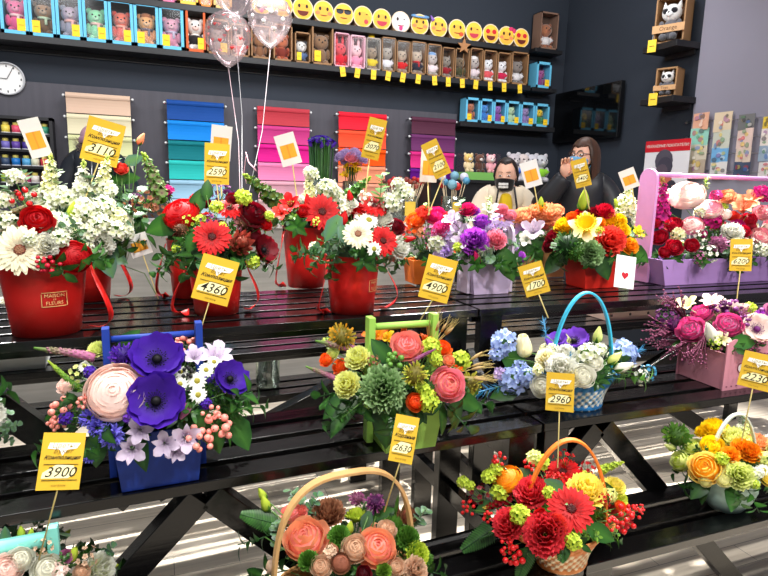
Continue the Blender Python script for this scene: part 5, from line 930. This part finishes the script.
for i, (x, c, f, s, lb) in enumerate(((514,(60,110,200),(190,180,186),.3,'grey plush toy in a blue jumper behind the seated woman'), (523,(180,160,160),(206,190,186),.3,'fawn plush toy right of the blue jumper one'), (532,(150,150,160),(196,192,200),.3,'pale grey plush toy behind the white price card'), (541,(140,206,50),(190,190,196),.3,'grey plush toy holding lime leaves at the counter end'))):
    p = aty(x, 180, 5.02); t = thing('plush_bear', lb, 'plush toy', (p.x, 5.05, cz+.001)); plush(t, s, (190,186,192), f, c if i in (0, 3) else None, 'round', (0,0,0), mixs(f,'white',.4))
def jar(label, x, y, d, base_z, r, h, heads, cols, hl, seed):
    R = random.Random(seed); p = aty(x, y, d); t = thing('display_jar', label, 'jar', (p.x, p.y, base_z+.001)); m = MB(); m.lathe([(.001,.002),(r*.9,0),(r,.01),(r,h),(r-.003,h),(r-.003,.012),(.001,.01)], 20, 'white'); m.build('clear_jar', GLASS, t, label='clear jar')
    for i in range(heads):
        a = i*2.4; q = r*.8*math.sqrt((i+.5)/heads); e = V((q*2.0*math.cos(a), q*2.0*math.sin(a), h*hl*R.uniform(.8, 1.1))); m = MB(); m.tube([(q*.6*math.cos(a), q*.6*math.sin(a), .015), e], .0035, 5, (226,206,170)); c = cols[i % len(cols)]; m.ball(e, r*(.2 if heads > 20 else .42)*R.uniform(.7, 1.1), c, 9, 6); m.build('stick_sweet', SATIN, t, label='sweet on a thin stick')
    m = MB(); m.box((0,-r-.003,h*.5), (r*.8,.002,h*.55), (240,204,80)); m.build('yellow_label', PAPER, t, smooth=False)
jar('clear jar of dark red sticks and berries before the purple sheets', 405, 190, 4.28, c0, .11, .2, 34, [(130,50,40),(190,40,40),(110,60,50),(150,70,56)], 1.5, 3)
jar('clear jar of white, blue and red round lollipops on thin sticks', 452, 190, 4.3, c0, .09, .2, 9, [(210,210,226),(80,150,190),(206,40,40),(120,170,190)], 1.7, 4)
# crate on the far side and pale panels behind the gap
p = atd(652, 318, 2.9); t = thing('wooden_crate', 'pale pink bolted wooden crate on the far side of the long rack', 'crate', ((RBm.inverted() @ V(((RBm @ p).x, .69, Z2))).x, (RBm.inverted() @ V(((RBm @ p).x, .69, Z2))).y, Z2+.002), RB)
m = MB(); open_box(m, .34, .16, .15, 1.0, 1.0, .01, (226,196,182)); m.build('panels', WOODP, t, smooth=False)
for i in range(6): m = MB(); m.ball((-.15+.06*i, -.082, .03+.09*(i % 2)), (.008,.004,.008), (90,80,76), 8, 5); m.build('bolt', METAL, t)
# ------------------------------------------------------------------ people
def skin(nodes, edges, lvl=2):
    me = bpy.data.meshes.new('tmp'); me.from_pydata([n[0] for n in nodes], edges, []); o = bpy.data.objects.new('tmp', me); C.objects.link(o)
    mo = o.modifiers.new('s', 'SKIN'); mo.use_smooth_shade = True
    for i, n in enumerate(nodes):
        r = n[1] if isinstance(n[1], tuple) else (n[1], n[1]); me.skin_vertices[0].data[i].radius = r
    me.skin_vertices[0].data[0].use_root = True; o.modifiers.new('u', 'SUBSURF').levels = lvl
    dg = bpy.context.evaluated_depsgraph_get(); ev = o.evaluated_get(dg).to_mesh(); r = ([tuple(v.co) for v in ev.vertices], [tuple(p.vertices) for p in ev.polygons]); bpy.data.objects.remove(o); bpy.data.meshes.remove(me); return r
def shell(vs, fs, keep, off):                                # the faces of a body surface that KEEP accepts, lifted off it by OFF
    bm = bmesh.new(); q = [bm.verts.new(v) for v in vs]
    for f in fs:
        try: bm.faces.new([q[i] for i in f])
        except ValueError: pass
    bm.normal_update(); bm.verts.index_update(); out = []; use = {}; nv = []
    for f in bm.faces:
        if all(keep(v.co) for v in f.verts):
            r = []
            for v in f.verts:
                if v.index not in use: use[v.index] = len(nv); nv.append(tuple(v.co+v.normal*off))
                r.append(use[v.index])
            out.append(tuple(r))
    bm.free(); return nv, out
def segd(p, a, b): a, b = V(a), V(b); t = max(0, min(1, (p-a).dot(b-a)/(b-a).length_squared)); return (p-a-(b-a)*t).length
def head(mb, T, c, s=1.0):
    n, m = 32, 26; vs = []; cs = []; lip = lin((186,96,92)); b = lin(c)
    for j in range(m+1):
        a = -PI/2+PI*j/m
        for i in range(n):
            t = 2*PI*i/n; x = math.cos(a)*math.sin(t); y = -math.cos(a)*math.cos(t); z = math.sin(a); f = max(0, -y)
            X = .076*x*(1-.2*max(0, -z)**1.5); Y = .097*y; Z = .118*z
            if z < 0: Y -= .012*f*min(1, -z*1.6)
            g = math.exp(-((x/.16)**2+((z+.13)/.2)**2))*f**3; Y -= .024*g                       # nose
            for s_ in (-1, 1): Y += .011*math.exp(-(((x-s_*.4)/.2)**2+((z-.08)/.13)**2))*f
            Y -= .006*math.exp(-((x/.3)**2+((z+.5)/.1)**2))*f; cs.append(lip if (f > .55 and abs(x) < .27 and -.58 < z < -.44) else b); vs.append((X*s, Y*s, Z*s))
    mb.add(vs, [(j*n+i, j*n+(i+1) % n, (j+1)*n+(i+1) % n, (j+1)*n+i) for j in range(m) for i in range(n)], cs, T)
    for s_ in (-1, 1): mb.ball((s_*.076*s,.01,.0), (.012,.024,.032), c, 8, 6, T)
def hand(mb, T, c, curl=.5, side=1):                          # palm along +Z, palm faces -Y, thumb towards side*X
    mb.ball((0,0,.045), (.04,.016,.05), c, 12, 8, T)
    for k, (x, L) in enumerate(((-.03,.075),(-.01,.084),(.011,.08),(.03,.062))):
        p = V((-side*x, 0, .085)); a = .15; pts = [V((-side*x*.8, 0, .05)), p]
        for q in range(3): a += curl; p = p+V((0,-math.sin(a), math.cos(a)))*(L/3); pts.append(p)
        mb.tube(pts, [.0095,.0095,.009,.0082,.0065], 7, c, T=T); mb.ball(pts[-1], .0065, c, 6, 4, T)
    pts = [V((side*.02,0,.02)), V((side*.042,-.012,.04)), V((side*.05,-.026,.066)), V((side*.047,-.036,.088))]; mb.tube(pts, [.013,.0115,.01,.0075], 7, c, T=T); mb.ball(pts[-1], .0078, c, 6, 4, T)
SK = (226,176,152)
def person(label, px, py, d, hh, face_yaw, body_yaw, jacket, jmat, arms, hair, hairlen, extra, legs=(40,42,52), tilt=0.0, lean=0.0, slump=0.0):
    """head centre at pixel px py at depth d; standing on the floor; arms: (elbow, wrist) for each side in the person's frame, z from the floor"""
    hc = atd(px, py, d); t = thing('person', label, 'person', (hc.x, hc.y, 0), body_yaw); z = hc.z; k = (z+slump)/1.52       # eye height scale
    S = lambda x, y, q: V((x, y, q*k))
    N = [(S(0,.04+lean*.0,.92), (.15,.11)), (S(0,.03,1.1), (.135,.1)), (S(0,.03,1.26), (.16,.11)), (S(0,.035,1.345), (.1,.08)), (S(0,.02,1.4), .052), (S(0,.01,1.46), .05)]; E_ = [(0,1),(1,2),(2,3),(3,4),(4,5)]
    for s, (el, wr) in zip((-1, 1), arms):
        b = len(N); N += [(S(s*.155,.035,1.3), .058), (V(el), .047), (V(wr), .03)]; E_ += [(3, b), (b, b+1), (b+1, b+2)]
    for s in (-1, 1): b = len(N); N += [(S(s*.095,.04,.84), .09), (S(s*.1,.03,.48), .06), (S(s*.1,.05,.09), .042), (S(s*.105,-.1,.04), .04)]; E_ += [(0, b), (b, b+1), (b+1, b+2), (b+2, b+3)]
    vs, fs = skin(N, E_); mb = MB(); mb.add(vs, fs, SK); HT = M.Translation((0,0,z)) @ M.Rotation(face_yaw-body_yaw, 4, 'Z') @ M.Rotation(tilt, 4, 'X'); head(mb, HT, SK)
    for s, (el, wr) in zip((-1, 1), arms):
        f = (V(wr)-V(el)).normalized(); hand(mb, frame(V(wr), (1,0,.001) if abs(f.x) < .9 else (0,1,0), f) if abs(f.z) > .3 else frame(V(wr), f.cross(V((0,0,1))), f), SK, .45, -s)
    body = mb.build('body', SKIN, t)
    for s in (-1, 1): e = MB(); e.ball((s*.031,-.088,.01), (.0125,.007,.0062), (240,236,232), 10, 6, HT); e.ball((s*.031,-.0945,.01), (.006,.004,.0058), (50,34,26), 8, 5, HT); e.build('eye', GLOSS, body); e = MB(); e.strip([HT @ V((s*q,-.096+.25*(q-.03)**2*60*.02,.034+.004*math.sin((q-.012)/.04*PI))) for q in (.014,.024,.034,.046)], HT.to_3x3() @ V((0,0,1)), .0035, .003, dark(hair,.9)); e.build('eyebrow', HAIR, body)
    inarm = lambda p: any(segd(p, el, wr) < .085 for el, wr in arms); offw = lambda p: all((p-V(wr)).length > .03 for _, wr in arms)
    m = MB(); m.add(*shell(vs, fs, lambda p: (.86*k < p.z < 1.375*k or inarm(p)) and offw(p), .032 if jmat is PUFF else .024), jacket); o = m.build('jacket' if jmat is PUFF else 'cardigan', jmat, t); sd = o.modifiers.new('wall', 'SOLIDIFY'); sd.thickness = .006
    m = MB(); m.add(*shell(vs, fs, lambda p: .1*k < p.z < .95*k and not inarm(p), .014), legs); o = m.build('trousers', CLOTH, t); sd = o.modifiers.new('wall', 'SOLIDIFY'); sd.thickness = .004
    for s in (-1, 1): m = MB(); m.ball(S(s*.102,-.03,.045), (.05,.13,.045), (30,28,30), 12, 8); m.build('shoe', SATIN, t)
    if hair is not None:                                      # a cap of hair that parts over the forehead and falls to its length
        m = MB(); n, q = 36, 18; vs = []; cs = []; R = random.Random(5)
        strand = [.6+.8*R.random() for _ in range(n)]
        for j in range(q+1):
            for i in range(n):
                a = 2*PI*i/n; f = -math.cos(a); lowf = .072 if f > .62 else None; x = math.sin(a); y = -math.cos(a); front = max(0, (math.cos(a)-(.1 if hairlen < .1 else .3))/(.9 if hairlen < .1 else .7))
                front = min(1, front*2.2); zb = ((.06 if hairlen > .1 else .09)+.02*abs(x))*front+(1-front)*(-hairlen) if front > 0 else -hairlen
                zt = .128; u = j/q; zz = zt*math.cos(u/.45*PI/2) if u < .45 else zb*(u-.45)/.55; zz = max(zz, zb) if zb > 0 else zz; e = math.sqrt(max(0.0004, 1-(max(zz, 0)/.1285)**2)) if zz > 0 else 1+min(.18, -zz*.5)*(1 if hairlen > .1 else .0)-(0 if hairlen > .1 else min(.4, -zz*3))
                w = 1+.02*math.sin(i*2.3)+.012*math.sin(i*5.1+j*.4); vs.append(((.084 if hairlen < .1 else .09)*x*e*w, (.104*y*e+.012)*w, zz)); k_ = strand[i]*(.9+.2*R.random()); cs.append(tuple(c*k_ for c in lin(hair)))
        m.add(vs, [(j*n+i, j*n+(i+1) % n, (j+1)*n+(i+1) % n, (j+1)*n+i) for j in range(q) for i in range(n)], cs, HT); o = m.build('hair', HAIR, t); sd = o.modifiers.new('wall', 'SOLIDIFY'); sd.thickness = .008
    extra(t, HT, S, z); return t
def mask_mesh(col, T, printed=False):
    m = MB(); n = 12; vs = []; fs = []
    for j in range(9):
        for i in range(n+1): a = -.98+1.96*i/n; v = -.03+.028*math.cos(a)**2-(.07+.022*math.cos(a)**2)*j/8; r = 1+.08*math.cos(a*1.2)-.1*(j/8)**2; vs.append((.083*math.sin(a)*r*(1-.12*(j/8)**2), -.108*math.cos(a)*r-.016*math.cos(a)**4, v))
    fs = [(j*(n+1)+i, j*(n+1)+i+1, (j+1)*(n+1)+i+1, (j+1)*(n+1)+i) for j in range(8) for i in range(n)]; m.add(vs, fs, col, T)
    for s in (-1, 1):
        for q in (-.02, -.075): m.tube([T @ V((s*.074,-.045,q)), T @ V((s*.082,.01,-.01))], .002, 4, col)
    if printed:
        for i in range(7): m.ball((-.03+.01*i, -.1345+.0005*(i-3)**2, -.045), (.0055,.003,.011), (236,236,236), 6, 5, T)
        for i in range(7): m.ball((-.03+.01*i, -.133+.0005*(i-3)**2, -.066), (.0055,.003,.009), (226,226,226), 6, 5, T)
    return m
def x1(t, HT, S, z):
    m = mask_mesh((24,22,24), HT, True); o = m.build('face_mask', CLOTH, t, label='black face mask with a white print'); o.modifiers.new('w', 'SOLIDIFY').thickness = .002
    m = MB(); m.add(*skin([(S(0,-.07,1.0), (.07,.07)), (S(0,-.07,1.2), (.066,.07)), (S(0,-.05,1.345), (.05,.05))], [(0,1),(1,2)]), (214,178,30)); m.build('jumper', CLOTH, t, label='mustard yellow jumper')
    for s in (-1, 1): m = MB(); m.tube([S(s*.055,-.085,1.38), S(s*.075,-.145,1.25), S(s*.07,-.16,1.1)], .008, 6, (40,36,36)); m.build('lanyard_strap', CLOTH, t)
def x2(t, HT, S, z):
    m = mask_mesh((110,170,216), HT); o = m.build('face_mask', CLOTH, t, label='light blue face mask'); o.modifiers.new('w', 'SOLIDIFY').thickness = .002
    m = MB()
    for s in (-1, 1): m.tube([HT @ V((s*.033+.027*math.cos(a), -.104-.004*math.cos(a*1), .012+.021*math.sin(a))) for a in [i*PI/8 for i in range(17)]], .0028, 5, (40,26,28)); m.tube([HT @ V((s*.06,-.1,.016)), HT @ V((s*.08,.0,.014))], .0025, 5, (40,26,28))
    m.tube([HT @ V((-.007,-.108,.014)), HT @ V((.007,-.108,.014))], .0025, 5, (40,26,28)); m.build('glasses', GLOSS, t, label='dark rimmed glasses'); m = MB(); m.lathe([(.075,-.06),(.105,-.03),(.115,.03),(.095,.06),(.08,.03)], 24, (26,27,32), M.Translation(S(0,.03,1.39))); m.build('collar', PUFF, t)
def x3(t, HT, S, z):
    m = MB(); R = random.Random(8); b = S(0,.05,1.4)
    for i in range(260): a = R.uniform(0, 6.3); q = R.uniform(-.05,.05); p = b+V((.135*math.cos(a), .12*math.sin(a), q)); d = V((math.cos(a)*.03, math.sin(a)*.03, R.uniform(-.02,.04))); s = V((-math.sin(a), math.cos(a), 0))*.006; m.add([p-s, p+s, p+d], [(0,1,2)], mixs((190,160,130), (120,94,74), R.random()))
    m.lathe([(.1,-.05),(.14,0),(.1,.05)], 20, (90,70,56), M.Translation(b)); m.build('fur_trim', PLUSH, t, label='tan fur hood trim')
    m = MB(); m.ball((0,.01,.045), (.095,.115,.1), (176,132,148), 18, 12, HT); m.lathe([(.094,.0),(.104,.01),(.104,.04),(.094,.05)], 22, (160,118,136), HT, sy=1.15); m.build('knit_hat', CLOTH, t, label='mauve knitted hat')
    m = MB(); m.tube([S(.0,-.17,.9), S(0,-.165,1.15), S(.01,-.15,1.33)], .006, 5, (150,150,150)); m.build('zip', METAL, t)
def dirto(px, py, d): p = atd(px, py, d); return math.atan2(p.x, p.y)      # turn so that -Y looks back at the viewer
d1, d2, d3 = 4.3, 4.0, 4.45
person('woman in a cream cardigan and a black face mask behind the flowers', 517*1.0-11, 176, d1, 1.5, -dirto(506, 176, d1)-.12, -dirto(506, 176, d1)+.1, (226,210,186), CLOTH, (((-.25,-.08,1.08), (-.2,-.28,1.02)), ((.25,-.08,1.08), (.18,-.28,1.02))), (38,30,28), .05, x1, lean=.05, tilt=.12, slump=.07)
h2 = atd(583, 158, d2).z
person('woman in a black puffer jacket raising a hand to her blue mask', 584, 157, d2, 1.5, -dirto(584, 157, d2)-.55, -dirto(584, 157, d2)+.05, (26,28,34), PUFF, (((-.27,-.14,h2-.34), (-.115,-.17,h2-.13)), ((.31,.0,h2-.5), (.24,-.2,h2-.55))), (62,38,25), .24, x2, slump=.04)
h3 = atd(93, 146, d3).z
person('person in a dark hooded puffer coat with their face behind the 3110 card', 94, 144, d3, 1.5, -dirto(94, 144, d3), -dirto(94, 144, d3)-.2, (30,34,42), PUFF, (((-.3,.0,h3-.5), (-.2,-.22,h3-.6)), ((.3,.0,h3-.5), (.2,-.22,h3-.6))), (70,50,44), .04, x3, slump=.12)
# ------------------------------------------------------------------ light
def area(name, loc, size, power, col=(1,1,1), target=(1,2,.9), shape='DISK', sy=None):
    l = bpy.data.lights.new(name, 'AREA'); l.energy = power*.74; l.size = size; l.shape = shape; l.color = col
    if sy: l.size_y = sy
    o = bpy.data.objects.new(name, l); C.objects.link(o); o.location = loc; o.rotation_euler = (V(target)-V(loc)).to_track_quat('-Z', 'Y').to_euler(); return o
for i, (x, y, pw, tg) in enumerate(((-.9,-.3,38,(-.2,1.5,.9)), (.8,-.5,54,(.6,1.4,.8)), (2.4,-.2,56,(1.8,1.6,.8)))):
    area('ceiling_spot', (x, y, 3.3), .1, pw, (1,.97,.93), tg)
for x in (-1.2, .8, 2.8): area('ceiling_panel', (x, 3.7, 3.4), 1.2, 44, (.97,.98,1), (x+.1, 5.0, 1.8), 'RECTANGLE', .6)
for x in (-.5, 2.0): area('ceiling_panel', (x, .2, 3.4), 1.2, 45, (1,.99,.97), (x+.2, 1.5, .8), 'RECTANGLE', 1.0)
for x, y, pw, tg, an in ((-1.0,2.9,720,(-.15,2.2,0),54), (.5,3.0,1000,(.5,2.2,0),50), (1.9,2.9,1150,(1.5,1.9,0),56), (2.9,2.8,1000,(2.5,2.1,0),52), (.2,.9,190,(-.1,2.0,0),46), (2.2,.5,260,(1.7,1.3,0),46)):
    l = bpy.data.lights.new('track_spot', 'SPOT'); l.energy = pw; l.spot_size = math.radians(an); l.spot_blend = .5; l.shadow_soft_size = .025; l.color = (1,.97,.92)
    o = bpy.data.objects.new('track_spot', l); C.objects.link(o); o.location = (x, y, 3.35); o.rotation_euler = (V(tg)-V(o.location)).to_track_quat('-Z', 'Y').to_euler()
w = bpy.data.worlds.new('room_light'); bpy.context.scene.world = w; w.use_nodes = True; w.node_tree.nodes['Background'].inputs[0].default_value = (.92,.95,1,1); w.node_tree.nodes['Background'].inputs[1].default_value = .28
# ------------------------------------------------------------------ camera
cd = bpy.data.cameras.new('camera'); cd.sensor_width = 36; cd.sensor_fit = 'HORIZONTAL'; cd.lens = F/768*36; cd.clip_start = .05; co = bpy.data.objects.new('camera', cd); C.objects.link(co)
mw = RC.to_4x4(); mw.translation = EYE; co.matrix_world = mw
sc = bpy.context.scene; sc.camera = co; sc.view_settings.view_transform = 'Standard'; sc.view_settings.look = 'None'; sc.view_settings.exposure = 0.0; sc.view_settings.gamma = 1; sc.view_settings.use_curve_mapping = False
sc.cycles.max_bounces = 8; sc.cycles.transparent_max_bounces = 16; sc.cycles.use_denoising = True; sc.cycles.sample_clamp_indirect = 8; sc.cycles.caustics_reflective = False; sc.cycles.caustics_refractive = False
